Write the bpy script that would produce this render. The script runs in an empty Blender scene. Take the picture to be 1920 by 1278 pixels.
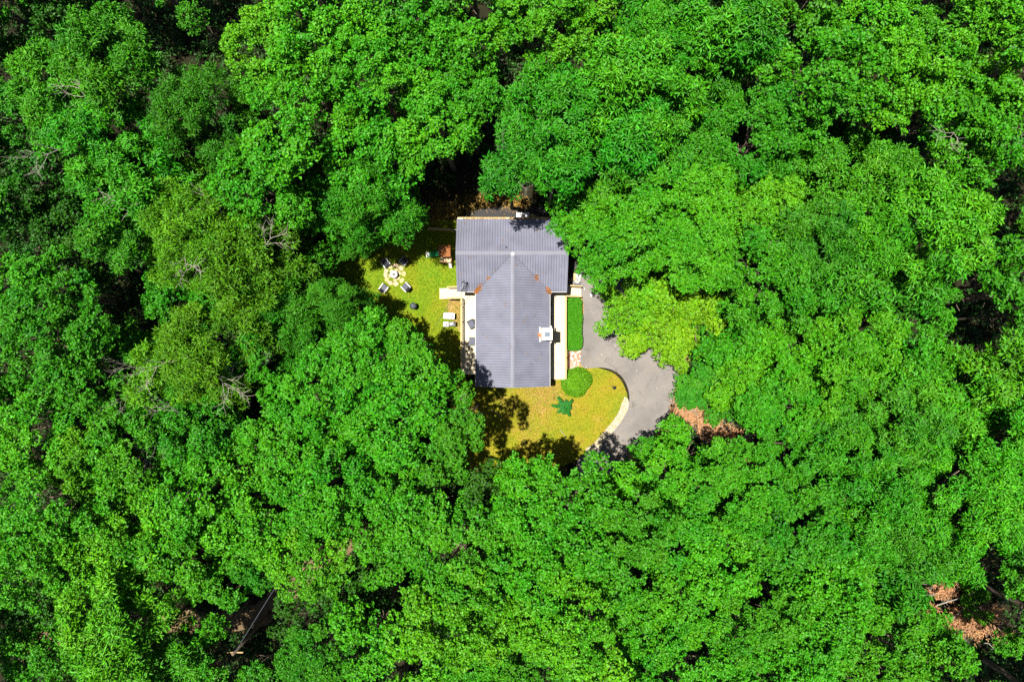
import bpy, math, random
import numpy as np
from mathutils import Vector, Matrix

# ------------------------------------------------------------------ camera, sky, sun, exposure
scene = bpy.context.scene
COL = scene.collection
CAM_H, FPX = 64.0, 1280.0            # drone height (m), focal length in photo pixels (1920 wide)
cam_d = bpy.data.cameras.new('drone_camera')
cam_d.sensor_width, cam_d.lens = 36.0, 24.0
cam_d.clip_end = 2000
cam = bpy.data.objects.new('drone_camera', cam_d)
cam.location = (0, 0, CAM_H)
COL.objects.link(cam)
scene.camera = cam

SUN_DIR = Vector((0.20, -0.045, -1.0)).normalized()     # direction the light travels
elev = math.asin(-SUN_DIR.z)
az = math.atan2(-SUN_DIR.x, -SUN_DIR.y)                 # compass angle from +Y towards +X
world = bpy.data.worlds.new('World')
scene.world = world
world.use_nodes = True
wn = world.node_tree.nodes
sky = wn.new('ShaderNodeTexSky')
sky.sky_type = 'NISHITA'
sky.sun_disc = False
sky.sun_elevation = elev
sky.sun_rotation = az
world.node_tree.links.new(sky.outputs[0], wn['Background'].inputs[0])
wn['Background'].inputs[1].default_value = 0.05
sun_d = bpy.data.lights.new('sun', 'SUN')
sun_d.energy, sun_d.angle, sun_d.color = 5.0, math.radians(0.53), (1.0, 0.96, 0.88)
sun = bpy.data.objects.new('sun', sun_d)
sun.rotation_euler = SUN_DIR.to_track_quat('-Z', 'Y').to_euler()
sun.location = (-20, 5, 90)
COL.objects.link(sun)
scene.view_settings.view_transform = 'Standard'
scene.view_settings.look = 'None'
scene.view_settings.gamma = 1.0
scene.view_settings.exposure = 0.9
scene.cycles.max_bounces = 4
scene.cycles.diffuse_bounces = 1
scene.cycles.use_denoising = False
scene.cycles.glossy_bounces = 2
scene.cycles.transmission_bounces = 4
scene.cycles.transparent_max_bounces = 4

rng = np.random.default_rng(11)
random.seed(11)

def at(px, py, z=0.0):
    """photo pixel + height above the ground -> point"""
    k = (CAM_H - z) / FPX
    return Vector(((px - 960) * k, (639 - py) * k, z))

# ------------------------------------------------------------------ materials
def new_mat(name):
    m = bpy.data.materials.new(name)
    m.use_nodes = True
    nt = m.node_tree
    return m, nt, nt.nodes['Principled BSDF']

def ramp_node(nt, stops):
    r = nt.nodes.new('ShaderNodeValToRGB')
    while len(r.color_ramp.elements) < len(stops):
        r.color_ramp.elements.new(0.5)
    for e, (p, c) in zip(r.color_ramp.elements, stops):
        e.position = p
        e.color = (*c, 1)
    return r

def mat_plain(name, col, rough=0.6, metal=0.0, var=0.12, scale=6.0, bump=0.0, spec=0.4):
    m, nt, b = new_mat(name)
    tc = nt.nodes.new('ShaderNodeTexCoord')
    n = nt.nodes.new('ShaderNodeTexNoise')
    n.inputs['Scale'].default_value = scale
    n.inputs['Detail'].default_value = 5
    nt.links.new(tc.outputs['Object'], n.inputs['Vector'])
    lo = [max(0, c * (1 - var)) for c in col]
    hi = [min(1, c * (1 + var)) for c in col]
    r = ramp_node(nt, [(0.3, lo), (0.7, hi)])
    nt.links.new(n.outputs['Fac'], r.inputs[0])
    nt.links.new(r.outputs[0], b.inputs['Base Color'])
    b.inputs['Roughness'].default_value = rough
    b.inputs['Metallic'].default_value = metal
    b.inputs['Specular IOR Level'].default_value = spec
    if bump:
        bp = nt.nodes.new('ShaderNodeBump')
        bp.inputs['Strength'].default_value = bump
        bp.inputs['Distance'].default_value = 0.05
        nt.links.new(n.outputs['Fac'], bp.inputs['Height'])
        nt.links.new(bp.outputs[0], b.inputs['Normal'])
    return m

def mat_ground(name, big, fine, big_scale=0.35, fine_scale=9.0, mix=0.5, bump=0.5, rough=0.9, speck=None):
    """two layered noises: big patches and fine grains"""
    m, nt, b = new_mat(name)
    tc = nt.nodes.new('ShaderNodeTexCoord')
    n1 = nt.nodes.new('ShaderNodeTexNoise'); n1.inputs['Scale'].default_value = big_scale
    n1.inputs['Detail'].default_value = 6; n1.inputs['Roughness'].default_value = 0.62
    n2 = nt.nodes.new('ShaderNodeTexNoise'); n2.inputs['Scale'].default_value = fine_scale
    n2.inputs['Detail'].default_value = 4; n2.inputs['Roughness'].default_value = 0.7
    for n in (n1, n2):
        nt.links.new(tc.outputs['Object'], n.inputs['Vector'])
    r1, r2 = ramp_node(nt, big), ramp_node(nt, fine)
    nt.links.new(n1.outputs['Fac'], r1.inputs[0]); nt.links.new(n2.outputs['Fac'], r2.inputs[0])
    mx = nt.nodes.new('ShaderNodeMix'); mx.data_type = 'RGBA'; mx.inputs[0].default_value = mix
    nt.links.new(r1.outputs[0], mx.inputs[6]); nt.links.new(r2.outputs[0], mx.inputs[7])
    out = mx.outputs[2]
    if speck:
        v = nt.nodes.new('ShaderNodeTexVoronoi'); v.inputs['Scale'].default_value = speck[1]
        nt.links.new(tc.outputs['Object'], v.inputs['Vector'])
        rs = ramp_node(nt, [(speck[2], (1, 1, 1)), (speck[2] + 0.04, (0, 0, 0))])
        nt.links.new(v.outputs['Distance'], rs.inputs[0])
        m2 = nt.nodes.new('ShaderNodeMix'); m2.data_type = 'RGBA'
        nt.links.new(rs.outputs[0], m2.inputs[0]); nt.links.new(out, m2.inputs[6])
        m2.inputs[7].default_value = (*speck[0], 1)
        out = m2.outputs[2]
    nt.links.new(out, b.inputs['Base Color'])
    b.inputs['Roughness'].default_value = rough
    b.inputs['Specular IOR Level'].default_value = 0.2
    bp = nt.nodes.new('ShaderNodeBump'); bp.inputs['Strength'].default_value = bump; bp.inputs['Distance'].default_value = 0.08
    nt.links.new(n2.outputs['Fac'], bp.inputs['Height']); nt.links.new(bp.outputs[0], b.inputs['Normal'])
    return m

def mat_leaf(name, rough=0.5, transl=0.3, spec=0.35, hue=(0.512, 0.482)):
    """leaf colour comes from the object's own colour; every leaf a little different"""
    m, nt, b = new_mat(name)
    oi = nt.nodes.new('ShaderNodeObjectInfo')
    at_ = nt.nodes.new('ShaderNodeAttribute'); at_.attribute_name = 'tint'
    sep = nt.nodes.new('ShaderNodeSeparateColor')
    nt.links.new(at_.outputs['Color'], sep.inputs[0])
    hsv = nt.nodes.new('ShaderNodeHueSaturation')
    def mr(src, a, b_):
        n = nt.nodes.new('ShaderNodeMapRange')
        n.inputs[3].default_value, n.inputs[4].default_value = a, b_
        nt.links.new(src, n.inputs[0])
        return n.outputs[0]
    nt.links.new(mr(sep.outputs[0], *hue), hsv.inputs['Hue'])
    nt.links.new(mr(sep.outputs[1], 0.40, 1.65), hsv.inputs['Value'])
    nt.links.new(oi.outputs['Color'], hsv.inputs['Color'])
    nt.links.new(hsv.outputs[0], b.inputs['Base Color'])
    b.inputs['Roughness'].default_value = rough
    b.inputs['Specular IOR Level'].default_value = spec
    tr = nt.nodes.new('ShaderNodeBsdfTranslucent')
    h2 = nt.nodes.new('ShaderNodeHueSaturation')
    h2.inputs['Hue'].default_value = 0.49; h2.inputs['Value'].default_value = 1.15
    nt.links.new(hsv.outputs[0], h2.inputs['Color']); nt.links.new(h2.outputs[0], tr.inputs['Color'])
    mx = nt.nodes.new('ShaderNodeMixShader'); mx.inputs[0].default_value = transl
    nt.links.new(b.outputs[0], mx.inputs[1]); nt.links.new(tr.outputs[0], mx.inputs[2])
    nt.links.new(mx.outputs[0], nt.nodes['Material Output'].inputs[0])
    return m

M = {}
M['leaf'] = mat_leaf('leaf', rough=0.5, transl=0.10, spec=0.25)
M['bark'] = mat_plain('bark', (0.16, 0.12, 0.085), 0.95, var=0.4, scale=9, bump=0.6)
M['deadwood'] = mat_plain('deadwood', (0.33, 0.29, 0.24), 0.9, var=0.25, scale=9)
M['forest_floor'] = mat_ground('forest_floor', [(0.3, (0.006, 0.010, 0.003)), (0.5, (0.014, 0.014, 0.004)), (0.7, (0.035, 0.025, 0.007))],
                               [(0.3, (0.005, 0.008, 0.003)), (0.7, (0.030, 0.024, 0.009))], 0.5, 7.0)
M['lawn_green'] = mat_ground('lawn_green', [(0.33, (0.085, 0.20, 0.004)), (0.5, (0.16, 0.225, 0.006)), (0.66, (0.28, 0.21, 0.014))],
                             [(0.3, (0.09, 0.15, 0.004)), (0.7, (0.24, 0.28, 0.010))], 0.45, 9.0)
M['lawn_gold'] = mat_ground('lawn_gold', [(0.38, (0.11, 0.18, 0.004)), (0.50, (0.22, 0.22, 0.006)), (0.60, (0.30, 0.19, 0.02)), (0.68, (0.42, 0.29, 0.10))],
                            [(0.3, (0.12, 0.12, 0.005)), (0.7, (0.40, 0.33, 0.03))], 0.4, 9.0)
M['soil'] = mat_ground('soil', [(0.3, (0.30, 0.17, 0.05)), (0.5, (0.36, 0.23, 0.09)), (0.7, (0.50, 0.38, 0.22))],
                       [(0.3, (0.22, 0.12, 0.03)), (0.7, (0.46, 0.30, 0.10))], 0.7, 8.0)
M['drive_old'] = mat_ground('drive_old', [(0.32, (0.135, 0.122, 0.112)), (0.5, (0.20, 0.182, 0.165)), (0.7, (0.255, 0.23, 0.20))],
                            [(0.3, (0.13, 0.12, 0.115)), (0.7, (0.21, 0.195, 0.18))], 0.33, 6.0, mix=0.35, bump=0.15, speck=((0.42, 0.38, 0.33), 1.3, 0.05))
def add_cracks(m, scale, col, width):
    nt = m.node_tree; b = nt.nodes['Principled BSDF']
    src = b.inputs['Base Color'].links[0].from_socket
    tc = nt.nodes.new('ShaderNodeTexCoord'); n = nt.nodes.new('ShaderNodeTexNoise'); n.inputs['Scale'].default_value = 1.2
    nt.links.new(tc.outputs['Object'], n.inputs['Vector'])
    ad = nt.nodes.new('ShaderNodeVectorMath'); ad.operation = 'MULTIPLY_ADD'; ad.inputs[1].default_value = (1.6, 1.6, 0)
    nt.links.new(n.outputs['Color'], ad.inputs[0]); nt.links.new(tc.outputs['Object'], ad.inputs[2])
    v = nt.nodes.new('ShaderNodeTexVoronoi'); v.feature = 'DISTANCE_TO_EDGE'; v.inputs['Scale'].default_value = scale
    nt.links.new(ad.outputs[0], v.inputs['Vector'])
    r = ramp_node(nt, [(0.0, (1, 1, 1)), (width, (0, 0, 0))]); nt.links.new(v.outputs['Distance'], r.inputs[0])
    n2 = nt.nodes.new('ShaderNodeTexNoise'); n2.inputs['Scale'].default_value = 0.6; nt.links.new(tc.outputs['Object'], n2.inputs['Vector'])
    r2 = ramp_node(nt, [(0.48, (0, 0, 0)), (0.6, (1, 1, 1))]); nt.links.new(n2.outputs['Fac'], r2.inputs[0])
    mu = nt.nodes.new('ShaderNodeMath'); mu.operation = 'MULTIPLY'; nt.links.new(r.outputs[0], mu.inputs[0]); nt.links.new(r2.outputs[0], mu.inputs[1])
    mx = nt.nodes.new('ShaderNodeMix'); mx.data_type = 'RGBA'; nt.links.new(mu.outputs[0], mx.inputs[0]); nt.links.new(src, mx.inputs[6]); mx.inputs[7].default_value = (*col, 1)
    nt.links.new(mx.outputs[2], b.inputs['Base Color'])
add_cracks(M['drive_old'], 0.45, (0.08, 0.073, 0.066), 0.012)
M['drive_new'] = mat_ground('drive_new', [(0.3, (0.028, 0.027, 0.028)), (0.7, (0.06, 0.057, 0.055))],
                            [(0.3, (0.03, 0.03, 0.03)), (0.7, (0.06, 0.055, 0.05))], 0.5, 14.0, bump=0.2, speck=((0.3, 0.28, 0.25), 0.9, 0.035))
M['lane'] = mat_ground('lane', [(0.35, (0.03, 0.03, 0.012)), (0.5, (0.12, 0.08, 0.035)), (0.65, (0.28, 0.19, 0.12))], [(0.3, (0.10, 0.07, 0.04)), (0.7, (0.30, 0.20, 0.12))], 0.5, 8.0)
M['gravel'] = mat_ground('gravel', [(0.3, (0.34, 0.28, 0.17)), (0.7, (0.52, 0.44, 0.30))], [(0.3, (0.16, 0.12, 0.05)), (0.65, (0.62, 0.54, 0.40))], 0.8, 12.0, mix=0.6)
M['roof'] = mat_plain('roof', (0.168, 0.172, 0.222), 0.42, 0.0, var=0.16, scale=0.8, spec=0.4)
M['roof_shade_grey'] = mat_plain('roof_shade_grey', (0.105, 0.105, 0.13), 0.9, var=0.2, scale=3)  # rib shading painted as darker grey in the grooves; valley flashings share it
M['ridge'] = mat_plain('ridge', (0.21, 0.21, 0.25), 0.4, var=0.06, scale=1)
M['wall'] = mat_plain('wall', (0.42, 0.36, 0.26), 0.8, var=0.1, scale=2)
M['trim'] = mat_plain('trim', (0.72, 0.68, 0.60), 0.6, var=0.06)
M['cream'] = mat_plain('cream', (0.62, 0.53, 0.36), 0.75, var=0.10, scale=1.6)
M['cream_rail'] = mat_plain('cream_rail', (0.50, 0.38, 0.17), 0.75, var=0.18, scale=3)
M['chimney'] = mat_plain('chimney', (0.62, 0.57, 0.47), 0.8, var=0.08)
M['flue'] = mat_plain('flue', (0.11, 0.14, 0.19), 0.6)
M['black'] = mat_plain('black', (0.018, 0.018, 0.021), 0.5)
M['charcoal'] = mat_plain('charcoal', (0.05, 0.06, 0.075), 0.6)
M['cushion'] = mat_plain('cushion', (0.085, 0.09, 0.13), 0.7)
M['silver'] = mat_plain('silver', (0.36, 0.36, 0.38), 0.45)
M['white'] = mat_plain('white', (0.62, 0.60, 0.60), 0.6, var=0.08)
M['stone_pale'] = mat_plain('stone_pale', (0.52, 0.37, 0.25), 0.9, var=0.16, scale=3, bump=0.4)
M['stone_tan'] = mat_plain('stone_tan', (0.48, 0.38, 0.19), 0.9, var=0.2, scale=3, bump=0.4)
M['rock'] = mat_plain('rock', (0.58, 0.52, 0.43), 0.9, var=0.15, scale=5, bump=0.5)
M['pit'] = mat_plain('pit', (0.58, 0.54, 0.54), 0.8, var=0.08, scale=6)
M['ash'] = mat_plain('ash', (0.12, 0.11, 0.11), 0.95, var=0.4, scale=12)
M['play_roof'] = mat_plain('play_roof', (0.30, 0.105, 0.028), 0.75, var=0.15, scale=4)
M['play_wood'] = mat_plain('play_wood', (0.52, 0.36, 0.21), 0.8, var=0.15, scale=4)
M['play_red'] = mat_plain('play_red', (0.20, 0.065, 0.03), 0.8, var=0.2, scale=4)
M['slide'] = mat_plain('slide', (0.008, 0.17, 0.05), 0.35, var=0.08)
M['glass'] = mat_plain('glass', (0.03, 0.04, 0.05), 0.08, spec=0.6)
M['timber'] = mat_plain('timber', (0.40, 0.28, 0.12), 0.85, var=0.25, scale=5)
M['terracotta'] = mat_plain('terracotta', (0.45, 0.16, 0.09), 0.8)
M['litter_leaf'] = mat_leaf('litter_leaf', rough=0.8, transl=0.1, spec=0.1)

# ------------------------------------------------------------------ mesh helpers
class MB:
    def __init__(s):
        s.v, s.f, s.mi = [], [], []
    def add(s, vs, fs, mi=0):
        o = len(s.v)
        s.v += [tuple(v) for v in vs]
        s.f += [tuple(i + o for i in f) for f in fs]
        s.mi += [mi] * len(fs)
        return s
    def box(s, x0, x1, y0, y1, z0, z1, mi=0, mat=None):
        vs = [(x0, y0, z0), (x1, y0, z0), (x1, y1, z0), (x0, y1, z0), (x0, y0, z1), (x1, y0, z1), (x1, y1, z1), (x0, y1, z1)]
        if mat is not None:
            vs = [mat @ Vector(v) for v in vs]
        return s.add(vs, [(3, 2, 1, 0), (4, 5, 6, 7), (0, 1, 5, 4), (1, 2, 6, 5), (2, 3, 7, 6), (3, 0, 4, 7)], mi)
    def beam(s, a, b, w, h, mi=0):
        """rectangular bar from a to b, w across, h tall"""
        a, b = Vector(a), Vector(b)
        d = (b - a); L = d.length; d.normalize()
        up = Vector((0, 0, 1)) if abs(d.z) < 0.95 else Vector((0, 1, 0))
        sx = d.cross(up).normalized(); uz = sx.cross(d).normalized()
        vs = []
        for p in (a, b):
            for cx, cz in ((-1, -1), (1, -1), (1, 1), (-1, 1)):
                vs.append(p + sx * cx * w / 2 + uz * cz * h / 2)
        return s.add(vs, [(0, 1, 2, 3), (7, 6, 5, 4), (0, 4, 5, 1), (1, 5, 6, 2), (2, 6, 7, 3), (3, 7, 4, 0)], mi)
    def tube(s, pts, rad, n=6, mi=0):
        pts = [Vector(p) for p in pts]
        vs, fs = [], []
        for i, p in enumerate(pts):
            d = (pts[min(i + 1, len(pts) - 1)] - pts[max(i - 1, 0)]).normalized()
            up = Vector((0, 0, 1)) if abs(d.z) < 0.9 else Vector((1, 0, 0))
            a = d.cross(up).normalized(); b = d.cross(a).normalized()
            r = rad[i] if hasattr(rad, '__len__') else rad
            for k in range(n):
                t = 2 * math.pi * k / n
                vs.append(p + a * math.cos(t) * r + b * math.sin(t) * r)
        for i in range(len(pts) - 1):
            for k in range(n):
                fs.append((i * n + k, i * n + (k + 1) % n, (i + 1) * n + (k + 1) % n, (i + 1) * n + k))
        fs.append(tuple(range(n - 1, -1, -1))); fs.append(tuple(range((len(pts) - 1) * n, len(pts) * n)))
        return s.add(vs, fs, mi)
    def lathe(s, prof, n=20, c=(0, 0, 0), mi=0, wob=0.0):
        vs, fs = [], []
        for (r, z) in prof:
            for k in range(n):
                t = 2 * math.pi * k / n
                rr = r * (1 + wob * math.sin(3 * t + 1) + wob * 0.6 * math.sin(5 * t))
                vs.append((c[0] + rr * math.cos(t), c[1] + rr * math.sin(t), c[2] + z))
        for i in range(len(prof) - 1):
            for k in range(n):
                fs.append((i * n + k, i * n + (k + 1) % n, (i + 1) * n + (k + 1) % n, (i + 1) * n + k))
        fs.append(tuple(range(n - 1, -1, -1))); fs.append(tuple(range((len(prof) - 1) * n, len(prof) * n)))
        return s.add(vs, fs, mi)
    def prism(s, poly, z0, z1, mi=0):
        n = len(poly)
        area = sum(poly[i][0] * poly[(i + 1) % n][1] - poly[(i + 1) % n][0] * poly[i][1] for i in range(n))
        if area < 0:
            poly = poly[::-1]
        vs = [(p[0], p[1], z0) for p in poly] + [(p[0], p[1], z1) for p in poly]
        fs = [tuple(range(n - 1, -1, -1)), tuple(range(n, 2 * n))]
        fs += [(i, (i + 1) % n, n + (i + 1) % n, n + i) for i in range(n)]
        return s.add(vs, fs, mi)
    def mesh(s, name, mats, smooth=False):
        me = bpy.data.meshes.new(name)
        me.from_pydata(s.v, [], s.f)
        for m in (mats if isinstance(mats, (list, tuple)) else [mats]):
            me.materials.append(m)
        me.polygons.foreach_set('material_index', s.mi)
        if smooth:
            me.polygons.foreach_set('use_smooth', [True] * len(s.f))
        me.update()
        return me
    def build(s, name, mats, parent=None, smooth=False):
        return link(name, s.mesh(name, mats, smooth), parent)

def link(name, data, parent=None):
    o = bpy.data.objects.new(name, data)
    COL.objects.link(o)
    if parent is not None:
        o.parent = parent
    return o

def tag(o, label=None, cat=None, group=None, kind=None):
    if label: o['label'] = label
    if cat: o['category'] = cat
    if group: o['group'] = group
    if kind: o['kind'] = kind
    return o

def thing(name, label, cat, loc=(0, 0, 0), rz=0.0, group=None):
    o = bpy.data.objects.new(name, None)
    o.empty_display_size = 0.3
    COL.objects.link(o)
    o.location = loc
    o.rotation_euler = (0, 0, rz)
    return tag(o, label, cat, group)

def dup(o, parent=None):
    c = o.copy()
    COL.objects.link(c)
    c.parent = parent
    for ch in [q for q in o.children]:
        dup(ch, c)
    return c

def smooth_poly(pts, k=6):
    """closed Catmull-Rom through the points"""
    n, out = len(pts), []
    for i in range(n):
        p0, p1, p2, p3 = (Vector(pts[(i + j - 1) % n]) for j in range(4))
        for t in np.linspace(0, 1, k, endpoint=False):
            out.append(0.5 * ((2 * p1) + (-p0 + p2) * t + (2 * p0 - 5 * p1 + 4 * p2 - p3) * t * t + (-p0 + 3 * p1 - 3 * p2 + p3) * t ** 3))
    return [(p.x, p.y) for p in out]

def pxpoly(pts, z=0.0, k=6, sm=True):
    w = [tuple(at(x, y, z)[:2]) for x, y in pts]
    return smooth_poly(w, k) if sm else w

def sheet(name, poly, z, mat, thick=0.0):
    """flat sheet at height z (triangulated by Blender)"""
    m = MB()
    n = len(poly)
    area = sum(poly[i][0] * poly[(i + 1) % n][1] - poly[(i + 1) % n][0] * poly[i][1] for i in range(n))
    if area < 0: poly = poly[::-1]
    if thick:
        m.prism(poly, z - thick, z)
    else:
        m.add([(p[0], p[1], z) for p in poly], [tuple(range(n))])
    o = m.build(name, mat)
    return tag(o, kind='structure')

def in_poly(x, y, poly):
    """vectorised point in polygon"""
    x, y = np.asarray(x), np.asarray(y)
    ins = np.zeros(x.shape, bool)
    n = len(poly)
    for i in range(n):
        x0, y0 = poly[i]; x1, y1 = poly[(i + 1) % n]
        c = ((y0 > y) != (y1 > y)) & (x < (x1 - x0) * (y - y0) / ((y1 - y0) if y1 != y0 else 1e-9) + x0)
        ins ^= c
    return ins

# ------------------------------------------------------------------ leaves as real folded faces (numpy)
def unit(a):
    return a / np.maximum(np.linalg.norm(a, axis=1, keepdims=True), 1e-9)

def leaf_mesh(name, base, dirs, nrm, L, W, tint, mat, fold=0.25, droop=0.15):
    """one folded leaf per row: base point, direction, upper normal, length, width -> 4 verts, 2 tris"""
    n = len(base)
    side = unit(np.cross(dirs, nrm))
    nr = np.cross(side, dirs)
    L, W = L[:, None], W[:, None]
    mid = base + dirs * L * 0.48 + nr * L * 0.06
    a = base
    b = mid + side * W * 0.5 + nr * W * fold
    c = base + dirs * L - nr * L * droop
    d = mid - side * W * 0.5 + nr * W * fold
    V = np.stack([a, b, c, d], 1).reshape(-1, 3)
    me = bpy.data.meshes.new(name)
    me.vertices.add(4 * n)
    me.vertices.foreach_set('co', V.astype(np.float32).ravel())
    i = np.arange(n, dtype=np.int32)[:, None] * 4
    idx = np.concatenate([i, i + 2, i + 1, i, i + 3, i + 2], 1).ravel()
    me.loops.add(6 * n)
    me.loops.foreach_set('vertex_index', idx)
    me.polygons.add(2 * n)
    me.polygons.foreach_set('loop_start', np.arange(0, 6 * n, 3, dtype=np.int32))
    me.polygons.foreach_set('loop_total', np.full(2 * n, 3, np.int32))
    at_ = me.attributes.new('tint', 'FLOAT_COLOR', 'POINT')
    t = np.zeros((n, 4), np.float32); t[:, :tint.shape[1]] = tint; t[:, 3] = 1
    at_.data.foreach_set('color', np.repeat(t, 4, 0).ravel())
    me.materials.append(mat)
    me.update(calc_edges=True)
    return me

def rosettes(p, m, k, L, W, r, spread=0.35, lenvar=0.3, tint_base=None):
    """k leaves radiating around each point p with axis m"""
    n = len(p)
    t1 = unit(np.cross(m, r.normal(size=(n, 3))))
    t2 = np.cross(m, t1)
    P = np.repeat(p, k, 0); Mx = np.repeat(m, k, 0)
    T1, T2 = np.repeat(t1, k, 0), np.repeat(t2, k, 0)
    ang = np.tile(np.arange(k) * 2 * np.pi / k, n) + r.normal(0, 0.35, n * k)
    up = r.normal(0.12, spread, n * k)[:, None]
    d = unit(T1 * np.cos(ang)[:, None] + T2 * np.sin(ang)[:, None] + Mx * up)
    nm = unit(Mx + r.normal(0, 0.52, (n * k, 3)))
    ln = L * (1 + r.uniform(-lenvar, lenvar, n * k))
    wd = W * (1 + r.uniform(-lenvar, lenvar, n * k))
    P = P + d * (L * 0.12) + r.normal(0, L * 0.12, (n * k, 3))
    tb = np.repeat(tint_base if tint_base is not None else np.full(n, 0.5), k)
    tint = np.stack([np.clip(tb + r.normal(0, 0.16, n * k), 0, 1), np.clip(tb * 0.4 + 0.3 + r.normal(0, 0.17, n * k), 0, 1)], 1)
    return P, d, nm, ln, wd, tint

LEAF = {   # leaf length, width, leaves per rosette, rosettes per m2 of clump, clump radius, flatness, leaf spread, lobe spacing, lobe height scatter, clumps per lobe, lobe steepness
    'broad':   dict(L=0.195, W=0.15, k=6, dens=12.5, cr=0.46, flat=0.8, sp=0.50, lobe=2.0, rough=0.75, cl=11, steep=1.7, gap=0.85),
    'fan':     dict(L=0.33, W=0.10, k=8, dens=10, cr=0.52, flat=0.7, sp=0.35, lobe=2.1, rough=0.7, cl=10, steep=1.6, gap=0.83),
    'feather': dict(L=0.30, W=0.065, k=8, dens=12, cr=0.50, flat=0.9, sp=0.65, lobe=1.8, rough=0.8, cl=9, steep=1.6, gap=0.82),
    'dense':   dict(L=0.165, W=0.13, k=6, dens=15, cr=0.46, flat=0.6, sp=0.55, lobe=2.2, rough=0.35, cl=14, steep=1.1, gap=0.79),
}
R0, H0 = 4.0, 17.0       # a standard tree: crown radius and height

def crown_mesh(kind, seed, R):
    """cauliflower crown of radius R, top at z = 0: domed lobes with deep gaps between them"""
    r = np.random.default_rng(seed)
    S = LEAF[kind]
    ph = r.uniform(0, 6.28, 5); am = r.uniform(0.03, 0.12, 5)
    def env(th):
        return 1 + sum(am[i] * math.sin((i + 2) * th + ph[i]) for i in range(5))
    sp = S['lobe']                                   # lobe spacing in metres
    lobes, tries = [], 0
    while tries < 2500:
        tries += 1
        th = r.uniform(0, 6.28); rho = math.sqrt(r.uniform(0, 1))
        q = rho * (R - sp * 0.45) * env(th)
        x, y = q * math.cos(th), q * math.sin(th)
        rad = sp * r.choice([0.30, 0.42, 0.55, 0.68, 0.82]) * r.uniform(0.9, 1.1)
        if any(math.hypot(x - l[0], y - l[1]) < (rad + l[2]) * S['gap'] for l in lobes): continue
        z = -R * 1.3 * (1 - math.sqrt(max(0.0, 1 - (0.94 * rho) ** 2))) - abs(r.normal(0, S['rough'])) 
        lobes.append((x, y, rad, z))
    cs = []
    for (x, y, rad, z) in lobes:
        n = max(4, int(S['cl'] * (rad / 0.95) ** 2))
        a0 = r.uniform(0, 6.28)
        for k in range(n):
            t = math.sqrt((k + 0.35) / n); a = a0 + k * 2.39996
            cs.append((x + t * rad * math.cos(a) * 0.92, y + t * rad * math.sin(a) * 0.92, z - S['steep'] * rad * t ** 2.2 + r.normal(0, 0.14), r.uniform(0.65, 1.3), x, y))
    for _ in range(int(len(lobes) * 1.6)):            # stray sprays that break the outlines
        l = lobes[r.integers(0, len(lobes))]; a = r.uniform(0, 6.28); t = l[2] * r.uniform(0.75, 1.35)
        cs.append((l[0] + t * math.cos(a), l[1] + t * math.sin(a), l[3] - S['steep'] * l[2] * r.uniform(0.1, 0.9), r.uniform(0.4, 0.8), l[0], l[1]))
    for _ in range(int(len(lobes) * 0.7)):            # skirts and inner sprays, deep in the crown
        th = r.uniform(0, 6.28); rho = r.uniform(0.15, 0.95)
        cs.append((rho * R * 0.9 * math.cos(th), rho * R * 0.9 * math.sin(th), -R * 1.1 - r.uniform(1.0, 2.6), r.uniform(0.9, 1.5), 0, 0))
    pts, nms, tb = [], [], []
    lt = {}
    for (x, y, z, sc, lx, ly) in cs:
        rc = S['cr'] * sc
        cnt = max(5, int(S['dens'] * 2 * math.pi * rc * rc * 0.75))
        out = np.array([(x - lx) * 0.5 + x * 0.05, (y - ly) * 0.5 + y * 0.05, 1.0]); out /= np.linalg.norm(out)
        d = unit(r.normal(size=(cnt, 3)))
        d[:, 2] = np.where(d[:, 2] < -0.3, -d[:, 2], d[:, 2])
        a, b = r.uniform(0.75, 1.3), r.uniform(0, 3.14)
        q = d * (rc * r.uniform(0.55, 1.08, cnt) ** 0.5)[:, None]
        qx = q[:, 0] * math.cos(b) + q[:, 1] * math.sin(b); qy = -q[:, 0] * math.sin(b) + q[:, 1] * math.cos(b)
        pts.append(np.stack([qx * a, qy / a, q[:, 2] * S['flat']], 1) + np.array([x, y, z]))
        nms.append(unit(d * 0.7 + out * 0.7 + r.normal(0, 0.30, (cnt, 3))))
        if (lx, ly) not in lt: lt[(lx, ly)] = r.normal(0.5, 0.10)
        tb.append(np.full(cnt, np.clip(lt[(lx, ly)] + r.normal(0, 0.08), 0.1, 0.9)))
    p, m, t = np.concatenate(pts), np.concatenate(nms), np.concatenate(tb)
    p[:, 2] -= p[:, 2].max()
    args = rosettes(p, m, S['k'], S['L'], S['W'], r, S['sp'], tint_base=t)
    return leaf_mesh('crown_' + kind, *args, M['leaf'], droop=0.22 if kind == 'fan' else 0.12)

def limb_path(a, b, r, n=4, wob=0.25):
    a, b = Vector(a), Vector(b)
    out = []
    for i in range(n + 1):
        t = i / n
        w = wob * math.sin(math.pi * t)
        out.append(a.lerp(b, t) + Vector((r.uniform(-w, w), r.uniform(-w, w), r.uniform(-w, w) * 0.5)))
    return out

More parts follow.
